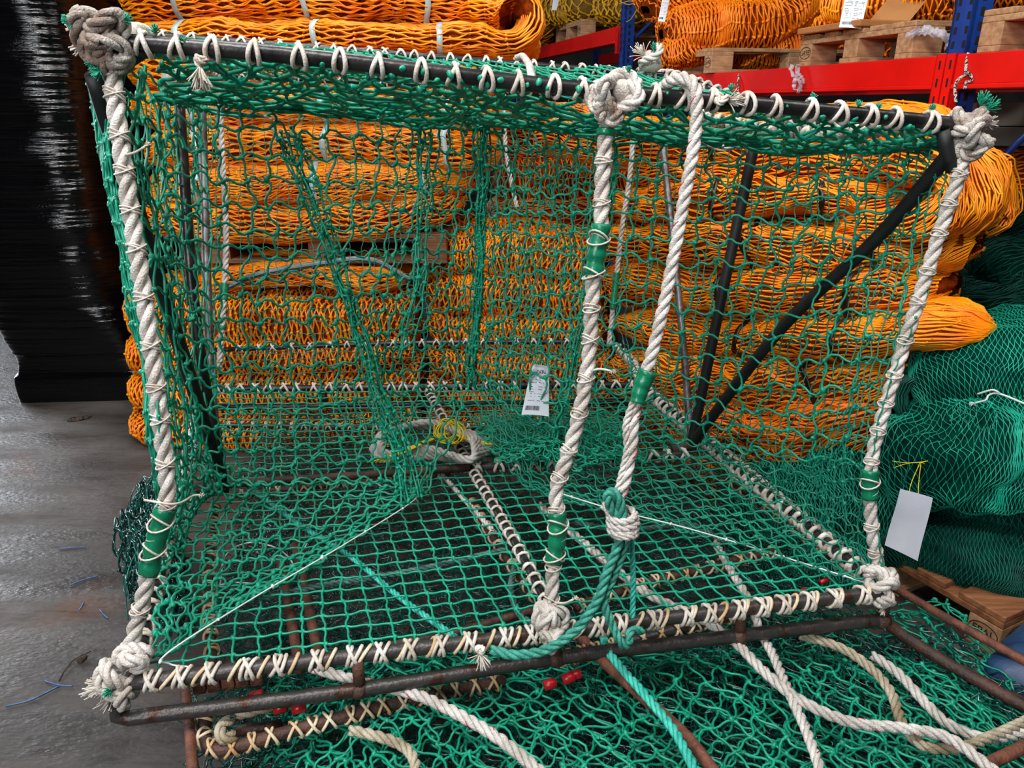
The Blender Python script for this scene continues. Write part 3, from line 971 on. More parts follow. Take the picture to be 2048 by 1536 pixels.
bale('orange_net_bale', 'orange net bale in the right stack with a pointed end over the dark green nets', 'net bale',
     [RS2([(1240, 640, 3.85), (1500, 655, 3.5), (1700, 662, 3.25), (1880, 652, 3.05), (1990, 668, 3.0)], 0.38, 0.105, seed=28, rough=0.016, e=2.0, endp=4),
      RS2([(1250, 735, 3.85), (1500, 745, 3.5), (1700, 745, 3.3), (1830, 720, 3.2)], 0.4, 0.11, seed=29, rough=0.02)],
     OC, OT, **EK, straps=[(0, 0.78, 0.02), (0, 0.5, 0.02), (1, 0.8, 0.02)], strap_mat='strap_black')
bale('orange_net_bale', 'unravelling orange net bale at the foot of the right stack', 'net bale',
     [RS2([(1300, 830, 3.75), (1500, 845, 3.45), (1650, 850, 3.25), (1760, 830, 3.2)], 0.4, 0.12, seed=30, rough=0.03),
      RS2([(1330, 925, 3.7), (1500, 935, 3.4), (1680, 925, 3.2)], 0.36, 0.11, seed=131, rough=0.03)],
     OC, 'orange_deep', sp=0.0095, kn=0.07, r=0.0036, layers=1, wav=0.02, stray=260, kr=1.5)

# ---- green fine-mesh nets at right
GK = dict(sp=0.0052, kn=0.022, r=0.00125, knots=True, kr=1.4, sides=3, pts=2, amp=0.42, part_name='net_fold', jit=0.9, layers=2)
bale('green_net', 'bright green fine-mesh net folded over the floor pallet, grey tag hanging from its corner', 'net',
     [PR([(1795, 925, 2.62), (1880, 900, 2.5), (2000, 905, 2.42), (2120, 930, 2.35)], 0.24, 0.135, seed=50, rough=0.02),
      PR([(1880, 850, 2.62), (1960, 825, 2.5), (2120, 830, 2.4)], 0.22, 0.075, seed=51, rough=0.014)],
     'green_shade_core', 'green_bag', along=False, **GK)
bale('green_net', 'bright green fine-mesh net tied with white cord, top of the right pile', 'net',
     [PR([(1860, 775, 2.72), (1930, 735, 2.62), (2020, 725, 2.55), (2130, 735, 2.5)], 0.22, 0.115, seed=52, rough=0.016),
      PR([(1940, 700, 2.75), (2040, 670, 2.7), (2130, 665, 2.65)], 0.2, 0.07, seed=53, rough=0.014)],
     'green_shade_core', 'green_bag', along=False, **GK)
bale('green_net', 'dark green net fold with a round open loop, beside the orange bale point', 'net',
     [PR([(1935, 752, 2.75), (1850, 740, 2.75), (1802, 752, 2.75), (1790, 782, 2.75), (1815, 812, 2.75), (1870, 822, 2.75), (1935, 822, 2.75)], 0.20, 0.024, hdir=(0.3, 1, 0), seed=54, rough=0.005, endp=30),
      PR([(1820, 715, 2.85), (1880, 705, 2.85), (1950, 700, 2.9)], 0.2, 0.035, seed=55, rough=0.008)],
     'green_shade_core', 'green_bag_dark', sp=0.0065, kn=0.05, r=0.0016, knots=False, part_name='net_fold')
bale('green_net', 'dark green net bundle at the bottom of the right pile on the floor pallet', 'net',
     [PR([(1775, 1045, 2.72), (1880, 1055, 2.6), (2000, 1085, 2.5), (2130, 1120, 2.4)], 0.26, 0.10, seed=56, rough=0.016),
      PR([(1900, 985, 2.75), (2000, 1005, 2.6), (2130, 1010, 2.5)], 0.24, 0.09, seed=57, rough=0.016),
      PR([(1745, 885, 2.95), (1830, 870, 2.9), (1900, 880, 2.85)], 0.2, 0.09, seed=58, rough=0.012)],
     'green_shade_core', 'green_bag_dark', along=False, **GK)
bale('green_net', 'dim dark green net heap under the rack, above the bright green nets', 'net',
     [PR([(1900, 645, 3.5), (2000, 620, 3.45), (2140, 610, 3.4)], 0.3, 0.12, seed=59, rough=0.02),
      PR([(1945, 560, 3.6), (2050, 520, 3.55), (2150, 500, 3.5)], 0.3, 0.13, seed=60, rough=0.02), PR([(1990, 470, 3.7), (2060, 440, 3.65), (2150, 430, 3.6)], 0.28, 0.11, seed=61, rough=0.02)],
     'green_shade_core', 'green_bag_dark', sp=0.012, kn=0.08, r=0.0022, knots=False, stray=60)
bale('green_net', 'bright green fine-mesh net heap on the floor behind the right side of the trap', 'net',
     [PR([(1460, 1035, 2.85), (1560, 1005, 2.78), (1680, 990, 2.72), (1790, 1015, 2.68)], 0.22, 0.13, seed=62, rough=0.02),
      PR([(1500, 1105, 2.75), (1640, 1110, 2.66), (1770, 1110, 2.6)], 0.2, 0.09, seed=63, rough=0.015)],
     'green_shade_core', 'green_bag', along=False, **GK)
mb = MB()
for pts in ([(2060, 812, 2.22), (2000, 788, 2.28), (1978, 790, 2.3), (1972, 800, 2.3), (1950, 806, 2.33)], [(2000, 787, 2.28), (1985, 780, 2.29), (1955, 788, 2.33)]):
    q, _ = curve(Dl(pts), 0.006); tubes(mb, q, 0.0032, 6)
fray(mb, D(1950, 806, 2.33), (-1, 0, -0.3), 0.02, 14, 0.0008, 0.4, 3)
tag(mb.build('white_cord', 'white_twine'), 'thin white cord tied round the top green net at right', 'cord')


def paper_tag(name, label, cat, corners, mt, lines=True, hang=None, top=None, barcode=True, parent=None, hm='yellow_twine', bend=0.01):
    P = [np.asarray(c, float) for c in corners]      # TL, TR, BR, BL
    ctr = sum(P) / 4
    t = parent or thing(name, label, cat, ctr)
    nrm_ = norm(np.cross(P[1] - P[0], P[3] - P[0]));
    if nrm_[1] > 0: nrm_ = -nrm_
    nu, nv = 8, 14
    mb = MB()
    u, v = np.meshgrid(np.linspace(0, 1, nu), np.linspace(0, 1, nv))

    def S(u, v, o=0.0):
        q = (P[0] * ((1 - u) * (1 - v))[..., None] + P[1] * (u * (1 - v))[..., None] + P[2] * (u * v)[..., None] + P[3] * ((1 - u) * v)[..., None])
        return q + nrm_ * (o + bend * np.sin(u * 3.0) + bend * 1.2 * np.sin(v * 5.0 + 0.6))[..., None]
    for o_, fl in ((0.0, 1), (-0.0006, -1)):
        V = S(u, v, o_); idx = np.arange(nu * nv).reshape(nv, nu)
        f = np.stack([idx[:-1, :-1], idx[:-1, 1:], idx[1:, 1:], idx[1:, :-1]], -1)
        mb.add(V, f if fl < 0 else f[..., ::-1])
    sheet = mb.build('sheet', mt, t)
    rng = np.random.default_rng(5)
    if lines:
        mb = MB()

        def bar(u0, u1, v0, v1):
            n = 4
            uu, vv = np.meshgrid(np.linspace(u0, u1, n), np.array([v0, v1]))
            V = S(uu, vv, 0.0009); idx = np.arange(2 * n).reshape(2, n)
            mb.add(V, np.stack([idx[:-1, :-1], idx[:-1, 1:], idx[1:, 1:], idx[1:, :-1]], -1))
        vv = 0.12
        while vv < 0.74:
            for (a0, b0) in ((0.08, 0.4), (0.5, 0.92)):
                x = a0
                while x < b0:
                    w = rng.uniform(0.02, 0.09)
                    if rng.random() > 0.35: bar(x, min(x + w, b0), vv, vv + 0.010)
                    x += w + 0.015
            vv += rng.choice([0.035, 0.05, 0.08])
        if barcode:
            x = 0.1
            while x < 0.62:
                w = rng.choice([0.006, 0.01, 0.016]); bar(x, x + w, 0.82, 0.91); x += w + rng.choice([0.008, 0.014])
        mb.build('print', 'print_ink', sheet, smooth=False)
    if hang is not None:
        mb = MB()
        for hp in hang:
            q, _ = curve(hp, 0.008); tubes(mb, q, 0.0011, 5)
        mb.build('tie', hm, t)
    return t


paper_tag('paper_tag', 'blank pale grey paper tag hanging on yellow twine from the green net', 'tag',
          [D(1800, 978, 2.15), D(1865, 996, 2.13), D(1836, 1122, 2.09), D(1770, 1090, 2.11)], 'paper_grey', lines=False,
          hang=[Dl([(1818, 990, 2.14), (1822, 968, 2.15), (1840, 925, 2.18)]), Dl([(1836, 997, 2.13), (1838, 960, 2.15), (1842, 925, 2.18)]),
                Dl([(1784, 922, 2.2), (1815, 926, 2.18), (1842, 924, 2.17), (1856, 922, 2.17)]), Dl([(1786, 936, 2.2), (1815, 927, 2.18), (1842, 925, 2.17), (1850, 928, 2.17)])], bend=0.004)
paper_tag('paper_label', 'white printed label with barcode on the orange net by the blue upright', 'label',
          [D(1692, -14, 3.42), D(1738, -10, 3.38), D(1722, 57, 3.36), D(1678, 54, 3.40)], 'paper', bend=0.003)
paper_tag('paper_label', 'narrow white label on the diagonal orange net roll', 'label',
          [D(1326, -8, 4.5), D(1340, -6, 4.5), D(1330, 44, 4.5), D(1316, 42, 4.5)], 'paper', bend=0.003)
paper_tag('paper_label', 'small white label on the ochre net', 'label',
          [D(1107, -8, 6.9), D(1120, -6, 6.9), D(1113, 21, 6.9), D(1103, 20, 6.9)], 'paper', bend=0.003, lines=False)

# cardboard sheets, film scraps and cords on the rack
mb = MB()
a_, b_, c_, d_ = D(1728, 54, 3.42), D(1780, -8, 3.45), D(1834, 24, 3.4), D(1815, 47, 3.38)
box(mb, a_, b_ - a_, d_ - a_ + (b_ - a_) * 0.0, norm(ray(1780, 20)) * 0.006)
tag(mb.build('cardboard_sheet', 'card', smooth=False), 'brown cardboard sheet leaning against the orange net beside the printed label', 'cardboard')
mb = MB()
box(mb, RS(1.02, 1.872, -0.05), RD * -0.48, RI * 0.3, UP * 0.03)
tag(bevel(mb.build('cardboard_sheet', 'card', smooth=False), 0.006), 'folded brown cardboard lying on the near rack pallet under the net', 'cardboard')
for nm, lab, pts, w in (('film_scrap', 'crumpled clear film scrap wrapped on the pallet block by the upright', [(1820, 68, 3.05), (1850, 62, 3.05), (1880, 66, 3.0), (1900, 78, 3.0), (1895, 95, 3.0)], 0.025),
                        ('film_scrap', 'clear film scrap hanging over the front of the red beam', [(1592, 128, 3.75), (1590, 145, 3.75), (1598, 160, 3.74), (1596, 182, 3.74)], 0.02)):
    mb = MB(); q, _ = curve(Dl(pts), 0.008)
    rng = np.random.default_rng(8)
    for k in range(4):
        ribbon(mb, q + rng.normal(size=q.shape) * 0.004 + rng.normal(size=3) * 0.006, norm(rng.normal(size=3) + (1, 0, 0.5)), w, 0.0004)
    tag(mb.build(nm, 'clear'), lab, 'plastic film')
mb = MB()
fr = 2.82
rope(mb, Dl([(1936, 106, fr), (1933, 125, fr), (1930, 150, fr)]), 0.006)
rope(mb, Dl([(1933, 150, fr), (1918, 158, fr), (1910, 175, fr), (1912, 205, fr)]), 0.006)
rope(mb, Dl([(1930, 150, fr), (1938, 146, fr - 0.02), (1943, 160, fr - 0.02), (1932, 165, fr), (1930, 178, fr)]), 0.006)
fray(mb, D(1940, 152, fr), (1, 0, -0.5), 0.05, 40, 0.0012, 0.6, 4)
tag(mb.build('tied_cord', 'speckle_rope'), 'frayed black and white cord knotted round the red beam at the upright', 'cord')
mb = MB(); rope(mb, Dl([(1478, 148, 4.34), (1476, 170, 4.32), (1475, 192, 4.32)]), 0.006)
tag(mb.build('tied_cord', 'speckle_rope'), 'thin black and white cord round the red beam, midway along', 'cord')
mb = MB(); q, _ = curve(Dl([(1238, 8, 5.9), (1262, 2, 5.85), (1275, 14, 5.85), (1262, 38, 5.85), (1252, 44, 5.9)]), 0.01); tubes(mb, q, 0.004, 5)
q, _ = curve(Dl([(1240, 3, 5.9), (1256, 9, 5.85), (1270, 6, 5.85)]), 0.01); tubes(mb, q, 0.004, 5)
tag(mb.build('tied_cord', 'yellow_net'), 'thin ochre cord looped round the far blue upright', 'cord')
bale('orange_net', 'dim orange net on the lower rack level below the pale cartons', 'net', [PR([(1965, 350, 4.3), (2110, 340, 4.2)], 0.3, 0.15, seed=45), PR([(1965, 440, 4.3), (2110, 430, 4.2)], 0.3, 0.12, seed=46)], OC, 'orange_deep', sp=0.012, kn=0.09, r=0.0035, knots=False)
# cartons on the lower rack level
for (px0, py0, px1, py1, d_, mt, lab) in ((1945, 205, 2100, 252, 3.9, 'box_grey', 'pale carton under the red beam at far right, upper'), (1950, 254, 2110, 292, 3.9, 'box_grey', 'pale carton under the red beam at far right, lower')):
    mb = MB(); a = D(px0, py1, d_); b2 = D(px1, py1, d_); c2 = D(px0, py0, d_)
    box(mb, a, b2 - a, np.array([0.1, 0.5, 0]), np.array([0, 0, (c2 - a)[2]]))
    tag(bevel(mb.build('carton', mt, smooth=False), 0.004), lab, 'carton')


# ================================================================== THE TRAP
GW = MB
trap = thing('fishing_trap', 'big open fishing trap of green net on a dark steel frame, white rope corner posts', 'fishing trap', Z(1000, 1240, 0.40) * [1, 1, 0] + UP * 0.385)
ZB = 0.475
FL, FR = Z(262, 1366, ZB), Z(1772, 1184, ZB)
RL, RRr = Z(412, 778, ZB + 0.01), Z(1278, 770, ZB + 0.01)


def fpipe(P, r, m_='pipe', lash=None, name='frame_pipe', parent=trap, lm='lash', seed=0, **k):
    mb = MB(); q = pipe(mb, P, r)
    o = mb.build(name, m_, parent)
    if lash:
        mb = MB(); rings(mb, q, r, lash[0], lash[1], tilt=lash[2], turns=lash[3], seed=seed, start=0.04, **k)
        mb.build('lashing', lm, o)
    return o, q


# bottom frame
ofr, qf = fpipe([FL, (FL + FR) / 2, FR], 0.0152, 'pipe_rusty', (0.0042, 0.066, 0.62, 3), seed=3, cross=True)
mb = MB(); rings(mb, qf, 0.0152, 0.0040, 0.066, tilt=0.9, turns=1, seed=8, start=0.073); mb.build('lashing', 'lash_cream', ofr)
fpipe([RL, RRr], 0.0135, 'pipe', (0.0048, 0.058, 0.9, 2), seed=4)
fpipe([FL, (FL + RL) / 2, RL], 0.0145, 'pipe', (0.0048, 0.055, 0.7, 2), seed=5)
fpipe([FR, (FR + RRr) / 2, RRr], 0.0145, 'pipe', (0.0062, 0.036, 0.55, 2), seed=6)
fpipe([Z(1112, 1240, ZB), Z(1030, 1085, ZB), Z(945, 940, ZB), Z(852, 776, ZB)], 0.0105, 'pipe', (0.0038, 0.042, 0.6, 2), seed=7)
fpipe([Z(385, 972, ZB + .012), Z(700, 952, ZB + .012), Z(940, 935, ZB + .012)], 0.0125, 'rust_dark', None)
fpipe([Z(930, 936, ZB), Z(1150, 922, ZB), Z(1375, 908, ZB)], 0.0125, 'pipe_rusty', (0.0052, 0.06, 0.9, 2), seed=8)
# raised rear bar and the lashed hem that climbs to it
fpipe([D(425, 700, 3.36), D(830, 686, 3.36), D(1222, 684, 3.36)], 0.011, 'pipe', (0.0042, 0.075, 0.9, 2), seed=9)
fpipe([D(1222, 684, 3.36), D(1262, 722, 3.3), Z(1290, 782, ZB + .02)], 0.010, 'green', (0.006, 0.035, 0.6, 2), seed=10, name='hem_rope')
# skids
zk = 0.398
_, qs = fpipe([Z(248, 1385, ZB - .02), Z(236, 1400, zk + .045), Z(232, 1424, zk + .012), Z(246, 1438, zk), Z(300, 1431, zk), Z(720, 1379, zk), Z(1110, 1317, zk), Z(1475, 1272, zk), Z(1776, 1238, zk)], 0.0155, 'pipe_rusty', None, name='skid_pipe')
mb = MB(); blobs(mb, [Z(236, 1432, zk)], 0.0165, 2, tpl=SP2, el=1.0); mb.build('elbow', 'rust_dark', trap)
for px, py0, py1 in ((720, 1313, 1379), (1112, 1253, 1317), (1478, 1218, 1272), (1764, 1186, 1240)):
    a = Z(px, py1, zk); b2 = a.copy(); b2[2] = ZB
    mb = MB(); tubes(mb, [a, (a + b2) / 2, b2], 0.0125, 12); mb.build('stud', 'rust_dark', trap)
    mb = MB(); blobs(mb, [a], 0.0185, 1, tpl=SP2, el=1.0); mb.build('weld', 'rust_dark', trap)
fpipe([Z(425, 815, 0.41), Z(1240, 803, 0.41)], 0.013, 'pipe', None, name='skid_pipe')
for px in (650, 1120):
    a = Z(px, 809, 0.41); mb = MB(); tubes(mb, [a, a + UP * 0.07], 0.011, 10); mb.build('stud', 'rust_dark', trap)
# top frame
TFL, TFR = D(238, 84, 1.31), D(1925, 250, 1.58)
_, qt = fpipe([TFL, D(600, 113, 1.365), D(1100, 172, 1.45), D(1500, 208, 1.515), TFR], 0.0152, 'pipe', (0.0045, 0.070, 0.50, 2), seed=11, lm='lash')
TAL, TAR = D(300, 70, 2.35), D(1335, 152, 2.55)
fpipe([TAL, (TAL + TAR) / 2, TAR], 0.0115, 'pipe', (0.0042, 0.052, 0.9, 2), seed=12)
TRL, TRR = D(432, 150, 3.34), D(1275, 190, 3.36)
fpipe([TRL, TRR], 0.0135, 'pipe', (0.0045, 0.09, 0.9, 2), seed=13)
fpipe([TFL, TAL, TRL], 0.0125, 'pipe', (0.005, 0.06, 0.6, 2), seed=14)
fpipe([TFR, D(1760, 250, 1.85), D(1560, 232, 2.15), TAR, TRR], 0.0115, 'pipe', (0.0055, 0.045, 0.6, 2), seed=15)
fpipe([D(1380, 226, 2.2), D(1480, 250, 2.1), D(1590, 266, 2.0), D(1700, 262, 1.9), D(1830, 252, 1.75)], 0.007, 'green', (0.0065, 0.028, 0.5, 2), seed=16, name='hem_rope')
# hinged legs on both sides
HL, HR = Z(447, 966, ZB + .01), Z(1383, 888, ZB + .01)
fpipe([HL, D(330, 600, 1.75), D(225, 270, 1.42), D(190, 150, 1.33)], 0.0175, 'rubber', None, name='hinged_leg')
fpipe([HL, D(392, 640, 2.1), D(358, 205, 2.05)], 0.0150, 'pipe', None, name='hinged_leg')
fpipe([HL, D(421, 740, 2.35), D(404, 195, 2.6)], 0.0135, 'pipe_silver', None, name='hinged_leg')
fpipe([HR, D(1560, 660, 2.1), D(1750, 480, 1.83), D(1905, 300, 1.62)], 0.0165, 'rubber', None, name='hinged_leg')
fpipe([HR, D(1440, 610, 2.35), D(1508, 292, 2.25)], 0.0165, 'rubber', None, name='hinged_leg')
fpipe([HR, D(1362, 640, 2.6), D(1325, 285, 2.75)], 0.0125, 'pipe_silver', None, name='hinged_leg')
fpipe([D(1885, 262, 1.57), D(1895, 300, 1.58), D(1905, 340, 1.6)], 0.014, 'rubber', None, name='gusset')
fpipe([D(188, 150, 1.33), D(240, 125, 1.34), D(285, 95, 1.32)], 0.017, 'rubber', None, name='gusset')
for hh in (HL, HR):
    mb = MB(); ax = np.array([0.98, 0.2, 0]) * 0.06
    tubes(mb, [hh - ax * 1.2 - UP * .01, hh + ax * 0.2 - UP * .01], 0.022, 14); mb.build('hinge', 'rust_dark', trap)

# ---- net panels
BG = np.array([[FL * (1 - u) + FR * u for u in np.linspace(0, 1, 4)], None, None, [RL * (1 - u) + RRr * u for u in np.linspace(0, 1, 4)]], dtype=object)
BG = np.array([np.array(BG[0].tolist() if hasattr(BG[0], 'tolist') else BG[0]), np.array(BG[3])]) if False else None
fr_ = np.array([FL * (1 - u) + FR * u for u in np.linspace(0, 1, 5)]); rr_ = np.array([RL * (1 - u) + RRr * u for u in np.linspace(0, 1, 5)])
G = np.array([fr_ * (1 - v) + rr_ * v for v in np.linspace(0, 1, 5)])
G[1:-1, 1:-1, 2] -= 0.014
mb = MB(); net(mb, G, 35, 32, 0.0027, wob=0.07, jit=0.05, seed=2, knot=1.9)
mb.build('bottom_net', 'green', trap)
# rear wall
G = np.array([Dl([(430, 152, 3.33), (700, 162, 3.36), (980, 178, 3.36), (1272, 190, 3.36)]), Dl([(432, 430, 3.38), (700, 440, 3.42), (980, 440, 3.42), (1250, 440, 3.38)]), Dl([(428, 700, 3.36), (700, 690, 3.36), (980, 686, 3.36), (1222, 684, 3.36)])])
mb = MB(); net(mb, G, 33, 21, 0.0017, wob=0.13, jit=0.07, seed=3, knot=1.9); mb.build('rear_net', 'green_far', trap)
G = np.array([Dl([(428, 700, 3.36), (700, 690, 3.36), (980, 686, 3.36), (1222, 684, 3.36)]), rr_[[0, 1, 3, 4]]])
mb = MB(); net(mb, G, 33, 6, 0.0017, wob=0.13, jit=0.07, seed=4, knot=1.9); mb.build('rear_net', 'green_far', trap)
# left wall, bulging outwards behind the rope post
G = np.array([
    Dl([(232, 120, 1.33), (172, 165, 1.50), (300, 190, 2.2), (432, 160, 3.3)]),
    Dl([(238, 330, 1.36), (205, 345, 1.60), (300, 380, 2.25), (432, 340, 3.3)]),
    Dl([(272, 520, 1.38), (248, 520, 1.68), (320, 560, 2.25), (432, 520, 3.3)]),
    Dl([(300, 700, 1.40), (276, 700, 1.75), (345, 740, 2.25), (430, 690, 3.3)]),
    Dl([(325, 900, 1.44), (308, 900, 1.80), (372, 890, 2.3), (425, 745, 3.25)]),
    np.array([Z(330, 1080, ZB + .05), Z(345, 1060, ZB + .02), Z(375, 960, ZB), RL])])
mb = MB(); net(mb, G, 30, 22, 0.0023, wob=0.15, jit=0.10, seed=5, knot=2.0, crumple=0.018, cfr=2.2); mb.build('side_net', 'green', trap)
# inner part of the left wall, from the post to the silver leg
G = np.array([
    Dl([(240, 130, 1.34), (300, 150, 1.6), (352, 200, 1.95), (402, 200, 2.4)]),
    Dl([(250, 380, 1.38), (310, 400, 1.65), (365, 420, 1.98), (410, 420, 2.4)]),
    Dl([(300, 700, 1.42), (345, 700, 1.7), (385, 700, 2.0), (420, 700, 2.3)]),
    Dl([(332, 960, 1.46), (365, 960, 1.75), (410, 960, 2.05), (440, 950, 2.2)]),
    np.array([Z(300, 1180, ZB + .02), Z(345, 1110, ZB + .02), Z(370, 1020, ZB), HL])])
mb = MB(); net(mb, G, 12, 20, 0.0029, wob=0.18, jit=0.13, seed=6, knot=2.1, crumple=0.022, cfr=2.5); mb.build('side_net', 'green', trap)
# right wall
G = np.array([
    Dl([(1905, 275, 1.60), (1700, 285, 1.95), (1480, 290, 2.3), (1275, 200, 3.3)]),
    Dl([(1880, 430, 1.64), (1690, 450, 1.98), (1470, 450, 2.35), (1262, 350, 3.3)]),
    Dl([(1830, 640, 1.66), (1650, 660, 2.0), (1440, 640, 2.4), (1248, 510, 3.3)]),
    Dl([(1765, 830, 1.70), (1600, 850, 2.05), (1410, 800, 2.45), (1238, 640, 3.28)]),
    Dl([(1742, 960, 1.74), (1570, 960, 2.1), (1400, 870, 2.5), (1262, 735, 3.2)]),
    np.array([FR, FR * .67 + RRr * .33, FR * .33 + RRr * .67, RRr])])
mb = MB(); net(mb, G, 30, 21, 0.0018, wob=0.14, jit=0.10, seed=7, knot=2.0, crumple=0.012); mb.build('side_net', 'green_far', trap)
# roof
a4 = [TFL * (1 - u) + TFR * u for u in np.linspace(0, 1, 4)]; b4 = [TAL * (1 - u) + TAR * u for u in np.linspace(0, 1, 4)]; c4 = [TRL * (1 - u) + TRR * u for u in np.linspace(0, 1, 4)]
m4 = [(p + q) / 2 - UP * 0.04 for p, q in zip(a4, b4)]
G = np.array([a4, m4, b4])
mb = MB(); net(mb, G, 34, 22, 0.0032, wob=0.14, jit=0.12, seed=8, diamond=True, crumple=0.014, knot=1.9); mb.build('roof_net', 'green', trap)
G = np.array([b4, [(p + q) / 2 for p, q in zip(b4, c4)], c4])
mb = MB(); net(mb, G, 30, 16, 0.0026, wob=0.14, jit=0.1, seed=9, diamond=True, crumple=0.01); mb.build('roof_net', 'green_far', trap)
# sagging front of the entrance, hung from the top front bar to the hem
hem = [(318, 192, 1.66), (560, 214, 1.76), (800, 236, 1.92), (965, 246, 2.12), (1180, 262, 1.98), (1500, 290, 1.84), (1700, 300, 1.76), (1885, 288, 1.68)]
tp = [(300, 100, 1.33), (560, 120, 1.37), (800, 146, 1.41), (965, 166, 1.43), (1180, 190, 1.47), (1500, 222, 1.52), (1700, 238, 1.55), (1885, 256, 1.58)]
G = []
for f, dy, dd in ((0, 0, 0), (0.35, 16, 0.03), (0.72, 14, 0.05), (1, 0, 0)):
    G.append(Dl([(a[0] * (1 - f) + b_[0] * f, a[1] * (1 - f) + b_[1] * f + dy, a[2] * (1 - f) + b_[2] * f + dd) for a, b_ in zip(tp, hem)]))
mb = MB(); net(mb, np.array(G), 25, 11, 0.0040, wob=0.13, jit=0.14, seed=10, diamond=True, crumple=0.022, cfr=3, knot=1.7, sides=6)
net(mb, np.array(G) - UP * 0.012 + np.array([0, 0.05, 0]), 20, 7, 0.0036, wob=0.15, jit=0.2, seed=110, diamond=True, crumple=0.03, cfr=3, knot=1.7, sides=6)
mb.build('entrance_net', 'green', trap)
mb = MB()
q, _ = curve(Dl(hem), 0.01); q = q + sn3(q, 3, 5) * 0.008
for k in range(4):
    tubes(mb, q + sn3(q, 5, 20 + k) * 0.010, 0.004, 6)
mb.build('hem', 'green', trap)
mb = MB(); rng = np.random.default_rng(77)
for k in range(15):
    p = q[rng.integers(5, len(q) - 5)] + rng.normal(size=3) * 0.008
    c, _ = curve(p + np.cumsum(rng.normal(size=(4, 3)) * [0.03, 0.01, 0.008], 0), 0.006); tubes(mb, c, 0.0028, 5)
mb.build('hem_stitch', 'lash', trap)
# left funnel sheet, big square mesh
G = np.array([
    Dl([(330, 195, 1.66), (560, 216, 1.78), (790, 236, 1.95), (880, 242, 2.02), (965, 246, 2.12)]),
    Dl([(335, 400, 1.68), (560, 425, 1.84), (770, 430, 1.98), (860, 432, 2.1), (962, 430, 2.2)]),
    Dl([(345, 600, 1.74), (540, 622, 1.90), (730, 615, 2.0), (830, 600, 2.12), (955, 600, 2.28)]),
    Dl([(390, 800, 1.84), (560, 815, 1.96), (735, 790, 2.06), (800, 770, 2.15), (945, 760, 2.36)]),
    Dl([(430, 975, 1.98), (560, 965, 2.00), (740, 960, 2.06), (826, 975, 2.08), (850, 985, 2.12)])])
mb = MB(); net(mb, G, 17, 17, 0.0030, wob=0.20, jit=0.12, seed=11, knot=2.1, crumple=0.012, sides=6); mb.build('funnel_net', 'green', trap)
# lower left of the funnel, spread over the floor net towards the post
G = np.array([
    Dl([(392, 930, 1.90), (520, 968, 1.97), (700, 965, 2.03), (826, 978, 2.08)]),
    np.array([Z(350, 1060, ZB + .03), Z(480, 1040, ZB + .04), Z(640, 1050, ZB + .04), Z(815, 1005, ZB + .05)]),
    np.array([Z(320, 1180, ZB + .02), Z(420, 1160, ZB + .03), Z(540, 1140, ZB + .03), Z(690, 1085, ZB + .03)]),
    np.array([Z(300, 1310, ZB + .02), Z(360, 1285, ZB + .02), Z(440, 1235, ZB + .02), Z(560, 1165, ZB + .02)])])
mb = MB(); net(mb, G, 13, 9, 0.0030, wob=0.18, jit=0.14, seed=12, knot=2.1, crumple=0.010, sides=6); mb.build('funnel_net', 'green', trap)
# right funnel sheet
G = np.array([
    Dl([(968, 246, 2.13), (1180, 262, 2.0), (1500, 292, 1.86), (1885, 290, 1.70)]),
    Dl([(962, 450, 2.24), (1165, 450, 2.12), (1465, 470, 2.02), (1840, 450, 1.76)]),
    Dl([(952, 650, 2.32), (1140, 650, 2.2), (1420, 690, 2.12), (1790, 690, 1.80)]),
    Dl([(942, 760, 2.37), (1100, 850, 2.22), (1385, 880, 2.25), (1745, 930, 1.84)])])
mb = MB(); net(mb, G, 20, 14, 0.0031, wob=0.17, jit=0.10, seed=13, knot=2.1, crumple=0.012, sides=6); mb.build('funnel_net', 'green', trap)
G = np.array([
    Dl([(1000, 250, 2.18), (1100, 256, 2.12), (1200, 266, 2.06)]),
    Dl([(985, 450, 2.26), (1095, 450, 2.2), (1195, 455, 2.15)]),
    Dl([(975, 640, 2.34), (1090, 660, 2.3), (1190, 690, 2.25)]),
    Dl([(965, 780, 2.40), (1080, 850, 2.35), (1180, 880, 2.3)])])
mb = MB(); net(mb, G, 9, 15, 0.0026, wob=0.20, jit=0.16, seed=113, knot=2.2, crumple=0.016, sides=6); mb.build('funnel_net', 'green', trap)
# lower right of the funnel down to the front bar
G = np.array([
    Dl([(945, 770, 2.37), (1100, 850, 2.24), (1385, 885, 2.25), (1742, 935, 1.84)]),
    np.array([Z(1010, 930, ZB + .06), Z(1130, 960, ZB + .05), Z(1420, 1000, ZB + .05), Z(1745, 1050, ZB + .05)]),
    np.array([Z(1110, 990, ZB + .05), Z(1250, 1030, ZB + .04), Z(1480, 1090, ZB + .03), Z(1755, 1170, ZB + .02)])])
mb = MB(); net(mb, G, 22, 7, 0.0024, wob=0.16, jit=0.14, seed=14, knot=2.0, crumple=0.014); mb.build('funnel_net', 'green_far', trap)
# gathered folds of net
mb = MB(); rng = np.random.default_rng(15)


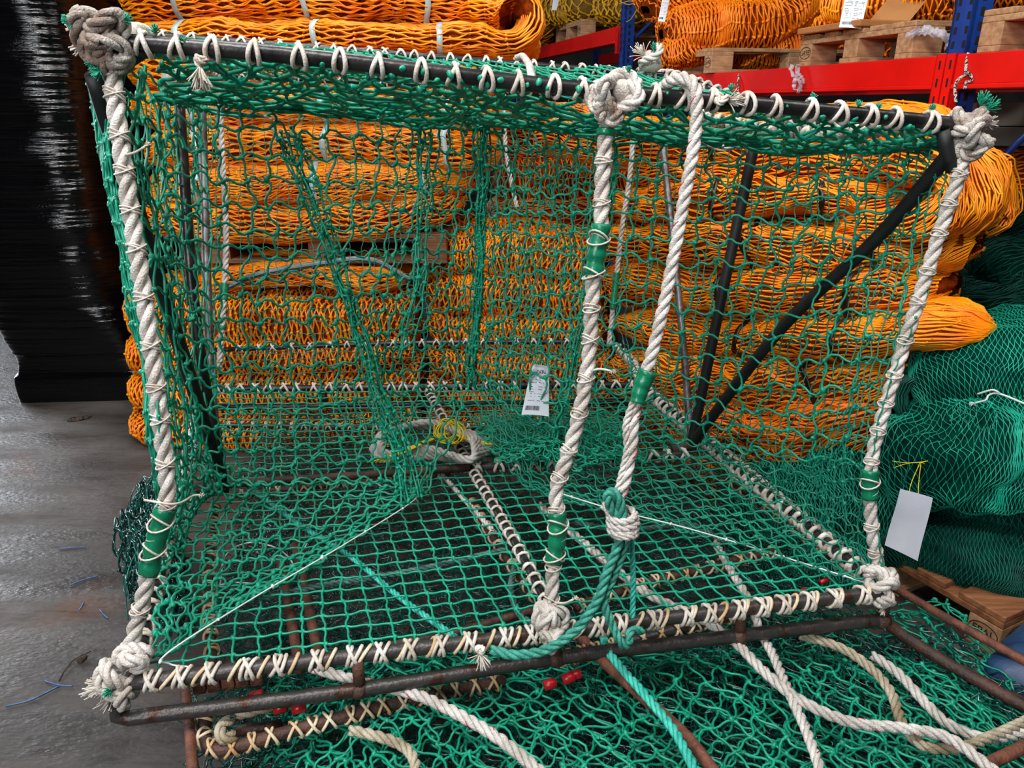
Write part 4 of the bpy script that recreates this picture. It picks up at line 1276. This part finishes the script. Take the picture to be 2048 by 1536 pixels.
def gathered(pts, n, spread, r, seed, kev=0.05):
    c, L = curve(Dl(pts), 0.012)
    rg = np.random.default_rng(seed)
    off = rg.normal(size=(n, 3)) * spread * [1, 0.7, 0.2]
    P = c[None] + off[:, None] * (0.55 + 0.45 * np.abs(np.linspace(-1, 1, len(c)))[None, :, None] * 1.6)
    P = P + np.stack([sn3(P[i], 4.5, seed + i * 3) * 0.012 for i in range(n)])
    tubes(mb, P, r, 5)
    kk = np.concatenate([P[i, rg.integers(0, 4)::max(int(kev / 0.012), 2)] for i in range(n)])
    blobs(mb, kk, r * 2.1, seed)
    # short bars linking neighbouring strands
    i = rg.integers(0, n, n * 9); j = rg.integers(0, n, n * 9); k = rg.integers(0, len(c) - 5, n * 9)
    A = P[i, k]; Bq = P[j, np.minimum(k + rg.integers(-3, 4, len(k)).clip(-0), len(c) - 1)]
    t = np.linspace(0, 1, 5)[None, :, None]
    tubes(mb, A[:, None] * (1 - t) + Bq[:, None] * t + (rg.normal(size=A.shape) * 0.006)[:, None] * np.sin(math.pi * t), r, 5, caps=False)


gathered([(968, 246, 2.10), (964, 400, 2.18), (958, 560, 2.25), (946, 700, 2.32), (938, 770, 2.36)], 9, 0.014, 0.0027, 16)
gathered([(575, 262, 1.84), (640, 420, 1.90), (700, 600, 1.97), (760, 780, 2.02), (815, 930, 2.05), (826, 1000, 2.05)], 7, 0.016, 0.0027, 17)
gathered([(842, 240, 1.98), (842, 380, 2.03), (838, 500, 2.06), (825, 620, 2.08), (800, 720, 2.1)], 4, 0.010, 0.0027, 18)
gathered([(1225, 300, 2.02), (1190, 500, 2.12), (1150, 700, 2.2), (1110, 850, 2.24), (1080, 930, 2.26)], 6, 0.022, 0.0026, 19)
mb.build('gathered_net', 'green', trap)
# heap of slack net at the back of the right half
mb = MB()
for k in range(4):
    G = np.array([[Z(975 + u * 285 + (v - .5) * 60, 835 + v * 85, ZB + 0.015 + 0.028 * k + 0.03 * math.sin(u * 3.1)) for u in np.linspace(0, 1, 5)] for v in np.linspace(0, 1, 4)])
    net(mb, G, 16, 11, 0.0019, wob=0.3, jit=0.35, seed=60 + k, diamond=True, crumple=0.035, cfr=5, knot=1.8)
mb.build('slack_net', 'green', trap)

# ---- rope posts
PA = dict(parent=trap)


def post(pts, r, tapes=(), seed=0, lash_every=0.075):
    P = Dl(pts)
    mb = MB(); q = rope(mb, P, r, pitch=r * 6.6, sides=9, seed=seed)
    o = mb.build('rope_post', 'post_rope', trap)
    mb = MB(); rings(mb, q, r * 0.96, 0.0017, lash_every, tilt=0.5, turns=3, seed=seed, start=0.05)
    mb.build('lashing', 'lash', o)
    for a, b2 in tapes:
        ys = 768 + F * 0
        # stretch of the post between two image rows
        sel = [i for i in range(len(q)) if a <= proj(q[i])[1] <= b2]
        qq, _ = curve(q[sel[0]:sel[-1] + 1], 0.006)
        n = len(qq); s_ = np.linspace(0, 1, n)
        mb = MB(); tubes(mb, qq, (r * 1.22 * (1 - 0.10 * np.abs(np.sin(s_ * 3.14 * max(1, round((b2 - a) / 60)))) ** 8 + 0.05 * np.sin(s_ * 23)))[None], 16)
        tp_ = mb.build('tape', 'green_tape', o)
        mb = MB(); rings(mb, qq, r * 1.24, 0.0020, 0.075, tilt=0.6, turns=2, seed=seed + 3, start=0.03)
        if mb.n: mb.build('lashing', 'lash', tp_)
    return o


def proj(p):
    x, y, z = p[0], p[1], p[2] - CAMZ
    dz = y * ct - z * st; yy = -(y * st + z * ct)
    return 1024 + F * x / dz, 768 + F * yy / dz


post([(222, 130, 1.315), (236, 250, 1.33), (255, 380, 1.35), (278, 530, 1.37), (300, 680, 1.39), (318, 820, 1.41), (332, 940, 1.43), (334, 1000, 1.44), (318, 1060, 1.45), (298, 1140, 1.465), (285, 1200, 1.475), (262, 1290, 1.49)], 0.0160, [(1012, 1152)], 1)
post([(1226, 190, 1.455), (1212, 270, 1.46), (1204, 370, 1.475), (1202, 450, 1.485), (1188, 540, 1.50), (1182, 640, 1.515), (1176, 730, 1.525), (1156, 840, 1.545), (1128, 930, 1.56), (1112, 985, 1.57), (1116, 1060, 1.585), (1106, 1140, 1.60), (1102, 1225, 1.615)], 0.0158, [(258, 276), (442, 552), (1022, 1130)], 2)
post([(1936, 300, 1.575), (1915, 360, 1.59), (1878, 470, 1.62), (1840, 590, 1.65), (1805, 700, 1.68), (1768, 820, 1.71), (1745, 910, 1.73), (1740, 985, 1.745), (1744, 1060, 1.76), (1756, 1130, 1.775), (1768, 1180, 1.785)], 0.0152, [(936, 1002)], 3)
# rear posts, seen through the nets
def rear_post(pts, r, tapes):
    P = Dl(pts); mb = MB(); q = rope(mb, P, r); o = mb.build('rope_post', 'white_rope', trap)
    for a, b2 in tapes:
        qq = [p for p in q if a <= proj(p)[1] <= b2]
        mb = MB(); tubes(mb, np.array(qq), r * 1.25, 12); mb.build('tape', 'green_tape', o)


rear_post([(440, 165, 3.3), (444, 300, 3.3), (452, 450, 3.3), (450, 560, 3.28), (444, 660, 3.26), (438, 735, 3.24)], 0.0135, [(565, 602), (650, 660)])
rear_post([(1268, 200, 3.3), (1262, 330, 3.3), (1245, 450, 3.3), (1232, 560, 3.3), (1218, 690, 3.3)], 0.012, [(545, 620)])
rear_post([(1008, 190, 3.32), (1012, 300, 3.32), (1026, 380, 3.32), (1034, 415, 3.32)], 0.010, [])

# ---- knots
def knot_part(p, size, r, seed, mt='knot_rope', loops=3, frays=(), greens=()):
    mb = MB(); knot(mb, p, size, r, seed, loops=loops)
    k_ = mb.build('knot', mt, trap)
    for (dx, L, n) in frays:
        mb = MB(); fray(mb, p + norm(np.asarray(dx, float)) * size * 0.8, dx, L, n, 0.0013, 0.45, seed); mb.build('frayed_end', 'lash', k_)
    for (dx, L) in greens:
        mb = MB(); fray(mb, p + norm(np.asarray(dx, float)) * size * 1.0, dx, L, 40, 0.0009, 0.5, seed + 1); mb.build('green_fray', 'green', k_)
    return k_


knot_part(D(208, 72, 1.295), 0.046, 0.0135, 21, loops=4, frays=[((-1, 0, 0.35), 0.03, 30), ((-1, 0, -0.4), 0.03, 30)], greens=[((-0.6, -0.4, 0.3), 0.02), ((0.9, -0.2, 0.5), 0.02), ((-0.4, -0.3, -1), 0.02)])
knot_part(D(222, 122, 1.30), 0.024, 0.012, 22, loops=2, greens=[((-0.6, -0.5, -0.6), 0.02)])
knot_part(D(1205, 178, 1.43), 0.034, 0.012, 23, loops=2, mt='post_rope')
knot_part(D(1246, 182, 1.43), 0.034, 0.012, 24, loops=2, mt='post_rope', greens=[((0.2, -0.2, 1), 0.012)])
knot_part(D(1220, 222, 1.44), 0.024, 0.012, 25, loops=2)
knot_part(D(1938, 245, 1.56), 0.036, 0.013, 26, loops=3, frays=[((1, 0, 0), 0.03, 34)], greens=[((0.3, -0.3, 1), 0.03), ((0.8, -0.3, 0.8), 0.03), ((0.6, -0.3, -0.9), 0.022)])
knot_part(D(1944, 285, 1.57), 0.024, 0.012, 27, loops=2)
knot_part(D(262, 1310, 1.49), 0.030, 0.0135, 28, loops=2, mt='post_rope')
knot_part(D(246, 1362, 1.49), 0.034, 0.0140, 29, loops=3, mt='post_rope', frays=[((-1, -0.3, -0.1), 0.05, 46), ((-0.5, -0.2, -0.8), 0.05, 30)], greens=[((-0.2, -1, 0.2), 0.02)])
knot_part(D(1104, 1238, 1.60), 0.036, 0.0135, 30, loops=3, mt='post_rope')
knot_part(D(1106, 1275, 1.58), 0.022, 0.011, 33, loops=2, mt='post_rope')
knot_part(D(1768, 1158, 1.77), 0.034, 0.0135, 31, loops=3, mt='post_rope')
knot_part(D(1766, 1198, 1.76), 0.024, 0.0125, 32, loops=2, mt='post_rope', frays=[((0, -0.3, -1), 0.02, 26)])
knot_part(D(345, 152, 2.0), 0.032, 0.012, 34, loops=2, mt='white_rope')
knot_part(D(1305, 130, 2.5), 0.045, 0.013, 35, loops=3, mt='post_rope', greens=[((0, -0.5, 1), 0.03)], frays=[((-1, 0, 1), 0.06, 26)])
knot_part(D(400, 118, 1.32), 0.012, 0.005, 36, loops=2, mt='lash', frays=[((0.0, -0.2, -1), 0.045, 60)])
knot_part(D(1442, 200, 1.49), 0.014, 0.006, 37, loops=2, mt='lash', frays=[((1, -0.2, 0), 0.035, 60)])
knot_part(D(958, 1300, 1.55), 0.010, 0.005, 38, loops=2, mt='lash', frays=[((0.2, -0.2, -1), 0.035, 50)])
mb = MB()
for p, d_ in (((310, 66, 1.31), (0.2, -.2, 1)), ((362, 88, 1.32), (0.5, -.2, .5)), ((1462, 182, 1.5), (0, 0, 1)), ((1625, 200, 1.53), (0, 0, 1)), ((1715, 214, 1.54), (0.3, 0, 1)), ((1868, 222, 1.56), (-.5, 0, 1)), ((1755, 220, 1.55), (0, 0, 1))):
    mb = MB(); fray(mb, D(*p), d_, 0.016, 30, 0.0009, 0.6, int(p[0])); mb.build('green_fray', 'green', trap)
for pts in ([(1182, 742, 1.50), (1200, 738, 1.49), (1222, 742, 1.48)], [(250, 310, 1.33), (270, 305, 1.32), (292, 292, 1.31)], [(1110, 1205, 1.58), (1130, 1206, 1.57), (1148, 1198, 1.56)], [(288, 1000, 1.42), (350, 1008, 1.42), (385, 992, 1.5), (400, 990, 1.5)]):
    mb = MB(); q, _ = curve(Dl(pts), 0.006); tubes(mb, q, 0.0024, 5); fray(mb, q[-1], q[-1] - q[-3], 0.012, 14, 0.0008, 0.5, 3)
    mb.build('lashing_tail', 'lash', trap)
# ---- white twines that tension the funnels
for pts in ([(802, 958), (822, 984), (826, 1002), (690, 1088), (500, 1200), (335, 1306), (340, 1328), (380, 1334)], [(1112, 984), (1230, 1020), (1380, 1058), (1560, 1112), (1752, 1172)]):
    P = [Z(x, y, ZB + 0.055 - 0.04 * (i >= len(pts) - 2)) for i, (x, y) in enumerate(pts)]
    q, L = curve(P, 0.01); mb = MB(); tubes(mb, q, 0.0019, 5)
    blobs(mb, q[5::14], 0.0042, 4)
    mb.build('tension_twine', 'white_twine', trap)
# ---- label caught in the netting at the back
paper_tag('paper_label', '', '', [D(1064, 730, 2.30), D(1098, 735, 2.30), D(1098, 832, 2.19), D(1043, 828, 2.19)], 'paper', parent=trap, bend=0.004)
text_part('DIN', 0.016, D(1082, 745, 2.27), D(1096, 744, 2.27) - D(1070, 742, 2.27), UP, 'print_ink', trap, name='print')

# ---- ropes on the trap that are things of their own
mb = MB()
H1 = [(1325, 176, 1.56), (1340, 164, 1.50), (1365, 156, 1.46), (1388, 170, 1.44), (1394, 205, 1.435), (1388, 290, 1.44), (1368, 400, 1.445), (1350, 500, 1.45), (1330, 600, 1.455), (1306, 700, 1.46), (1285, 765, 1.465), (1268, 830, 1.47), (1262, 900, 1.475), (1250, 960, 1.48), (1236, 1002, 1.49)]
rope(mb, Dl(H1), 0.0128, red=1, sides=9)
rope(mb, Dl([(1268, 800, 1.46), (1252, 850, 1.465), (1254, 900, 1.47), (1243, 950, 1.475), (1232, 990, 1.48), (1222, 1004, 1.485)]), 0.0075)
hr = mb.build('hauling_rope', ['white_rope', 'red_yarn'])
tag(hr, 'white hauling rope with red tracer looped over the top bar beside the middle post', 'rope')
mb = MB(); q, _ = curve(Dl([(1296, 742, 1.455), (1282, 775, 1.46), (1274, 806, 1.462)]), 0.004)
tubes(mb, q, (0.0185 - 0.004 * np.linspace(0, 1, len(q)) + 0.0008 * np.sin(np.linspace(0, 20, len(q))))[None], 16); mb.build('tape', 'green_tape', hr)
mb = MB()
for k, (cx, cy, rx, ry) in enumerate(((1244, 1030, 26, 26), (1246, 1044, 28, 24), (1246, 1058, 26, 20), (1250, 1068, 22, 12))):
    a = np.linspace(0.1, 2 * math.pi + 0.1, 11)[:-1]
    P = [D(cx + rx * math.cos(t), cy + ry * 0.55 * math.sin(t), 1.50 + 0.022 * -math.sin(t)) for t in a]
    rope(mb, np.array(P + P[:2]), 0.0078)
rope(mb, Dl([(1206, 1010, 1.5), (1216, 1020, 1.49), (1225, 1040, 1.49)]), 0.0085)
mb.build('knot', 'white_rope', hr)
mb = MB()
rope(mb, Dl([(1240, 1050, 1.50), (1216, 1000, 1.475), (1222, 984, 1.47), (1238, 1000, 1.475), (1244, 1040, 1.49), (1236, 1090, 1.50), (1212, 1150, 1.505), (1195, 1200, 1.51), (1150, 1262, 1.52), (1090, 1300, 1.535), (1030, 1310, 1.55), (982, 1300, 1.56)]), 0.0108)
rope(mb, Dl([(1252, 1050, 1.51), (1246, 1100, 1.515), (1228, 1150, 1.52), (1208, 1200, 1.525), (1222, 1245, 1.53), (1242, 1285, 1.53), (1256, 1288, 1.54), (1262, 1262, 1.56), (1285, 1262, 1.58)]), 0.0095)
tag(mb.build('teal_rope', 'teal_rope'), 'thick teal rope knotted into the white hauling rope and hanging to the front bar', 'rope')
mb = MB(); rope(mb, Dl([(1262, 1070, 1.56), (1266, 1150, 1.58), (1265, 1235, 1.60)]), 0.0065)
tag(mb.build('teal_rope', 'teal_bright'), 'thin bright teal rope hanging straight to the front bar below the knot', 'rope')
mb = MB(); rope(mb, Dl([(1032, 116, 2.3), (1045, 112, 2.2), (1058, 130, 1.8), (1064, 156, 1.5)]), 0.009)
tag(mb.build('short_rope', 'white_rope'), 'short white rope end standing up behind the top bar left of the middle post', 'rope')
mb = MB(); rng = np.random.default_rng(4)
for k in range(5):
    c = [Z(745 + k * 4, 905 - k * 6, .50 + .008 * k), Z(770, 872, .50 + .008 * k), Z(860, 858 - k * 2, .505 + .008 * k), Z(935, 870 + k * 3, .50 + .008 * k), Z(980 - k * 8, 895, .50 + .008 * k), Z(940, 925, .50 + .006 * k), Z(850, 918 - k * 4, .50 + .006 * k), Z(775, 925 - k * 3, .50 + .006 * k)]
    c = np.array(c + c[:1])
    rope(mb, c + UP * 0.01, 0.0125)
tag(mb.build('rope_coil', 'white_rope'), 'coil of white rope lying on the floor net at the centre bar', 'rope')
mb = MB()
for k in range(11):
    a = np.linspace(0, 2 * math.pi, 12)[:-1]; o_ = rng.normal(size=3) * [0.012, 0.012, 0.005]
    P = [Z(895 + 22 * math.cos(t), 862 + 20 * math.sin(t), .545 + 0.02 * math.sin(t + k)) + o_ for t in a]
    c, _ = curve(P, 0.008, closed=True); tubes(mb, c, 0.0022, 5)
for k in range(6):
    c, _ = curve([Z(890 + rng.normal() * 8, 866, .56), Z(840 - k * 6, 885 + k * 4, .55), Z(800 - k * 9, 905 + k * 3, .54), Z(775 - 8 * k, 925, .53)], 0.01); tubes(mb, c, 0.0022, 5)
for k in range(2):
    c, _ = curve([Z(905, 868, .56), Z(950, 880 + 4 * k, .54), Z(1000, 890, .53)], 0.01); tubes(mb, c, 0.0022, 5)
tag(mb.build('yellow_twine', 'yellow_twine'), 'hank of yellow twine tied round the centre bar over the white coil', 'twine')


# ================================================================== THE TRAPS BELOW
low = thing('fishing_trap', 'collapsed fishing trap of tangled green net and rusty lashed bars under the open trap', 'fishing trap', (0.1, 1.9, 0.0))


def sheet(x0, x1, y0, y1, z, zn, seed, nu, nv, r, jit=0.25, cr_=0.02, dia=True, edge=0.0, tilt=0.0, wob=0.22):
    xs, ys = np.linspace(x0, x1, 8), np.linspace(y0, y1, 8)
    X, Y = np.meshgrid(xs, ys)
    P = np.stack([X - 0.22 * (Y - 1.15) * (X < 0.3) * np.clip(0.5 - X, 0, 1), Y, np.zeros_like(X)], -1)
    P[..., 2] = z + zn * sn(P, 0.9, seed) + tilt * X
    if edge:
        e = np.minimum.reduce([(X - x0), (x1 - X), (Y - y0) + 9, (y1 - Y)])
        P[..., 2] -= edge * np.exp(-e / 0.08)
    P[..., :2] += 0.05 * sn3(P, 1.0, seed + 40)[..., :2]
    P[..., 2] = np.maximum(P[..., 2], 0.02)
    mb = MB(); net(mb, P, nu, nv, r, wob=wob, jit=jit, seed=seed, diamond=dia, crumple=cr_, cfr=3.2, knot=2.0)
    for a in mb.v: a[:, 2] = np.clip(a[:, 2], 0.006, 0.447)
    return mb


for k in range(4):
    sheet(-0.74 + 0.03 * k, 0.95, 1.22 + .03 * k, 3.15, 0.10 + 0.06 * k, 0.035, 200 + k, 36, 36, 0.0017, cr_=0.03, jit=0.35, wob=0.25).build('tangled_net', 'green_wet_shaded', low)
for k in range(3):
    sheet(-0.60, 1.30 - .04 * k, 0.85, 1.75, 0.12 + 0.05 * k, 0.035, 210 + k, 30, 20, 0.0022, cr_=0.03, jit=0.35, wob=0.3).build('tangled_net', 'green_wet_shaded', low)
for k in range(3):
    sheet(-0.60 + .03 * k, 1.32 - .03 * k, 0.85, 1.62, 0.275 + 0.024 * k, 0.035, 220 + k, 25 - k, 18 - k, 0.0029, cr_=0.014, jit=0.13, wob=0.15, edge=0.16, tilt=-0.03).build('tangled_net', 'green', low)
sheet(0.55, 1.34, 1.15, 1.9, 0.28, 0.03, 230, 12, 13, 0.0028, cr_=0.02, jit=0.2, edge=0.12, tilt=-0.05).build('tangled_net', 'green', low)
sheet(0.55, 1.25, 1.15, 1.85, 0.22, 0.03, 231, 14, 13, 0.0026, cr_=0.03, jit=0.3, edge=0.12, tilt=-0.05).build('tangled_net', 'green_wet_shaded', low)
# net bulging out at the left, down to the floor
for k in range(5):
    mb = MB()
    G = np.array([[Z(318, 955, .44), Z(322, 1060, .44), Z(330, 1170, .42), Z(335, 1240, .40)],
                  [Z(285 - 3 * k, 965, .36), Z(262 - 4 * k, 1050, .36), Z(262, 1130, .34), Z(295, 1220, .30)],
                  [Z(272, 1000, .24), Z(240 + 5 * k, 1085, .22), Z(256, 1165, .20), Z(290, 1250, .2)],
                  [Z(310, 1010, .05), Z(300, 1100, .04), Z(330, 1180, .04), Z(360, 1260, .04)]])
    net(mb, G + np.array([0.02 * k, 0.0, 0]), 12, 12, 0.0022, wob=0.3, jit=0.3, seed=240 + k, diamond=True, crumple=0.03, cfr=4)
    mb.build('tangled_net', 'green_wet_shaded', low)


def lpipe(pts, r, m_='rust', lash=None, seed=0, lm='lash_cream'):
    P = [Z(*p) for p in pts]
    mb = MB(); q = pipe(mb, P, r); o = mb.build('frame_pipe', m_, low)
    if lash:
        mb = MB(); rings(mb, q, r, 0.0034, lash, tilt=0.8, turns=2, seed=seed, start=0.02); mb.build('lashing', lm, o)


lpipe([(368, 1362, .345), (378, 1450, .345), (386, 1560, .345)], 0.0105, 'rust')
lpipe([(412, 1425, .335), (408, 1470, .33), (424, 1500, .33), (470, 1494, .33), (540, 1474, .33), (700, 1430, .325), (860, 1392, .325), (1010, 1362, .32)], 0.0135, 'rust_dark', 0.04, 1)
lpipe([(470, 1462, .325), (520, 1458, .325), (560, 1450, .31)], 0.012, 'rust_dark')
lpipe([(1118, 1318, .385), (1250, 1286, .385), (1400, 1246, .385), (1500, 1222, .385)], 0.0135, 'pipe_rusty', 0.042, 2)
lpipe([(1150, 1215, .37), (1280, 1170, .37), (1400, 1140, .37), (1560, 1100, .37)], 0.012, 'rust_dark', 0.045, 3)
lpipe([(780, 1292, .38), (920, 1262, .38), (1120, 1205, .38)], 0.0105, 'rust_dark')
lpipe([(1150, 1262, .385), (1200, 1316, .385), (1290, 1398, .385), (1370, 1470, .385), (1440, 1560, .385)], 0.0125, 'rust')
lpipe([(1790, 1176, .22), (1900, 1240, .22), (2090, 1345, .22)], 0.0120, 'rust')
lpipe([(1778, 1252, .27), (1900, 1330, .25), (2080, 1430, .24)], 0.0150, 'rust_dark', None, 4)
lpipe([(1930, 1345, .20), (2070, 1420, .19)], 0.0150, 'rust_dark')
lpipe([(1960, 1536, .34), (2010, 1512, .34), (2080, 1478, .34)], 0.0125, 'rust')
lpipe([(430, 1010, .40), (418, 1130, .40), (420, 1240, .40), (425, 1330, .40)], 0.011, 'rust_dark', 0.05, 5)
lpipe([(590, 1090, .36), (612, 1190, .36), (640, 1330, .36)], 0.012, 'rust')
lpipe([(560, 1120, .36), (575, 1200, .36), (600, 1340, .36)], 0.012, 'rust')
lpipe([(940, 1000, .37), (1010, 1110, .37), (1075, 1200, .37)], 0.011, 'rust_dark', 0.05, 6)
lpipe([(1460, 960, .37), (1600, 1065, .37), (1720, 1160, .37)], 0.012, 'rust_dark', 0.06, 7)
lpipe([(420, 850, .41), (850, 856, .41), (1240, 850, .41)], 0.010, 'rust_dark', 0.05, 8, 'lash')
lpipe([(470, 990, .42), (700, 965, .42), (900, 948, .42)], 0.010, 'rust_dark', 0.035, 9)
# rusty iron weight with ridges
mb = MB()
a, b2 = Z(385, 1392, .30), Z(528, 1372, .30)
ex = (b2 - a) / 5; ey = norm(np.cross(UP, ex)) * 0.05
for k in range(5):
    box(mb, a + ex * k + ex * 0.04, ex * 0.92, ey, UP * 0.045)
bevel(mb.build('iron_weight', 'rust', low, smooth=False), 0.004)
mb = MB()
for px, py in ((500, 1395), (548, 1420), (1125, 1360), (1088, 1372), (1138, 1354), (585, 1420)):
    mb = MB(); a = Z(px, py, .365); q = np.array([a, a + [0.026, 0.006, 0.004]]); tubes(mb, q, 0.011, 10); mb.build('red_tape', 'red_tape', low)
for px, py, L in ((1590, 1188, 1), (1640, 1165, 1)):
    mb = MB(); a = Z(px, py, .455); tubes(mb, [a, a + np.array([0.028, 0.012, 0.004])], 0.006, 8); mb.build('red_tape', 'red_tape', low)
mb = MB(); rope(mb, [Z(470, 1430, .355), Z(520, 1416, .365), Z(600, 1398, .365)], 0.014); rope(mb, [Z(462, 1440, .36), Z(440, 1455, .36), Z(448, 1478, .355), Z(470, 1472, .35)], 0.013)
mb.build('knotted_rope', 'cream_rope', low)
mb = MB()
for pts in ([(440, 1170), (452, 1110), (500, 1085), (560, 1100), (588, 1140), (540, 1166), (470, 1165), (440, 1170)], [(600, 1110), (625, 1070), (640, 1068)]):
    c, _ = curve([Z(x, y, .448) for x, y in pts], 0.008); tubes(mb, c, 0.0021, 5)
mb.build('loose_twine', 'white_twine', low)
mb = MB()
c, _ = curve([Z(305, 1085, .36), Z(270, 1110, .34), Z(252, 1160, .28), Z(252, 1200, .2), Z(256, 1240, .12)], 0.008); tubes(mb, c, 0.002, 5)
mb.build('loose_twine', 'teal_rope', low)


def lrope(pts, r, mt, lab, z=0.40, red=None, cat='rope', name='rope'):
    mb = MB(); rope(mb, [Z(p[0], p[1], p[2] if len(p) > 2 else z) for p in pts], r, red=1 if red else None)
    tag(mb.build(name, [mt, 'red_yarn'] if red else mt), lab, cat)


lrope([(625, 1335, .37), (680, 1352, .37), (760, 1372, .375), (840, 1392, .38), (930, 1436, .385), (1010, 1486, .385), (1100, 1560, .385)], 0.0125, 'white_rope', 'thick white rope with red tracer running under the front skid to the bottom edge', red=True)
lrope([(1080, 1010, .44), (1150, 1070, .44), (1215, 1125, .44), (1300, 1190, .43), (1400, 1236, .42), (1470, 1285, .385), (1530, 1345, .38), (1600, 1400, .385), (1700, 1444, .385), (1800, 1456, .38), (1900, 1478, .38), (2010, 1560, .38)], 0.0120, 'white_rope', 'long red-flecked white rope crossing under the floor net to the lower right corner', red=True)
lrope([(1430, 1085, .44), (1462, 1140, .44), (1500, 1205, .42), (1520, 1262, .375), (1546, 1310, .375), (1580, 1390, .38), (1612, 1460, .38), (1648, 1560, .38)], 0.0110, 'white_rope', 'white rope with red tracer crossing over the long white rope, ending at the bottom edge', red=True)
lrope([(1600, 1270, .36), (1680, 1295, .36), (1740, 1335, .355), (1782, 1385, .35), (1806, 1450, .35), (1850, 1492, .35), (1920, 1496, .34), (1990, 1470, .33), (2080, 1430, .32)], 0.0115, 'cream_rope', 'frayed off-white rope curling inside the tangled net at lower right')
lrope([(1745, 1310, .33), (1800, 1350, .33), (1850, 1405, .32), (1900, 1450, .32), (1975, 1476, .32), (2080, 1460, .31)], 0.0120, 'white_rope', 'white rope under the net strands at the right edge')
lrope([(700, 1460, .34), (760, 1474, .34), (805, 1492, .34), (828, 1520, .34), (830, 1560, .34)], 0.0115, 'cream_rope', 'short thick cream rope end at the bottom edge, under the green net')
lrope([(505, 978, .452), (600, 1050, .452), (700, 1112, .452), (800, 1195, .452), (912, 1275, .45)], 0.0078, 'teal_bright', 'bright teal rope lying diagonally under the floor net of the open trap')
lrope([(520, 1200, .44), (640, 1172, .44), (780, 1150, .44), (900, 1125, .44), (1015, 1098, .44)], 0.0085, 'teal_grey', 'grey teal rope lying across under the left floor net')
lrope([(1150, 1045, .43), (1250, 1060, .43), (1380, 1050, .43), (1450, 1085, .43)], 0.0085, 'teal_grey', 'grey teal rope under the right floor net')
lrope([(1205, 1262, .40), (1215, 1300, .40), (1250, 1345, .405), (1300, 1402, .41), (1350, 1465, .41), (1400, 1560, .41)], 0.0100, 'teal_bright', 'pale teal rope running beside the diagonal rusty bar to the bottom edge')
lrope([(880, 945, .455), (930, 1000, .455), (985, 1060, .455)], 0.008, 'white_rope', 'thin white rope under the floor net beside the centre bar')
lrope([(1030, 1130, .40), (1022, 1180, .40), (1040, 1230, .40), (1070, 1250, .40)], 0.009, 'teal_grey', 'short curl of grey rope under the net left of the middle post foot')

# ---- floor litter
for i, (pts, lab) in enumerate((([(12, 1412), (60, 1400), (118, 1372)], 'long blue twine scrap on the floor at lower left'), ([(90, 1362), (118, 1370), (145, 1372)], 'short blue twine scrap crossing the long one'),
                 ([(140, 1170), (165, 1160), (195, 1152)], 'thin blue twine scrap on the floor below the wrapped load'), ([(118, 1098), (145, 1095), (172, 1094)], 'straight blue twine scrap nearest the wrapped load'),
                 ([(158, 1220), (164, 1212), (168, 1204)], 'tiny curled blue twine scrap on the floor'), ([(200, 1220), (208, 1230), (216, 1236)], 'tiny straight blue twine scrap beside the tangled net'))):
    mb = MB(); c, _ = curve([Z(x, y, 0.004) for x, y in pts], 0.01); tubes(mb, c, 0.0022, 5)
    tag(mb.build('twine_scrap', 'blue_bit'), lab, 'twine scrap', 'blue twine scraps on the floor')
mb = MB(); c, _ = curve([Z(118, 1362, 0.004), Z(130, 1340, 0.006), Z(150, 1318, .008), Z(182, 1302, .01)], 0.01); tubes(mb, c, 0.002, 5); blobs(mb, [Z(168, 1316, .006), Z(160, 1320, .005)], 0.009, 1)
tag(mb.build('dry_stalk', 'dirt'), 'dark curved stalk on the floor near the blue scraps', 'debris')
mb = MB(); P = np.array([Z(140 + i * 8, 840 - i * 1.2, 0.006) for i in range(5)]); blobs(mb, P, 0.016, 2); blobs(mb, P + [0.01, 0.02, 0], 0.01, 3)
for a in mb.v: a[:, 2] = np.clip(a[:, 2], 0.001, 0.012)
tag(mb.build('dry_leaf', 'dirt'), 'crumpled brown scrap on the floor before the wrapped load', 'debris')
# blue sack at the right edge
ro = Roll([Z(2035, 1415, 0.12), Z(2075, 1350, 0.12), Z(2120, 1300, .12)], 0.10, 0.10, seed=90, rough=0.01)
mb = MB(); ro.body(mb, 30, 30, 0.0)
tag(mb.build('blue_sack', 'blue_cloth'), 'blue plastic sack at the right edge by the wooden pallet', 'sack')
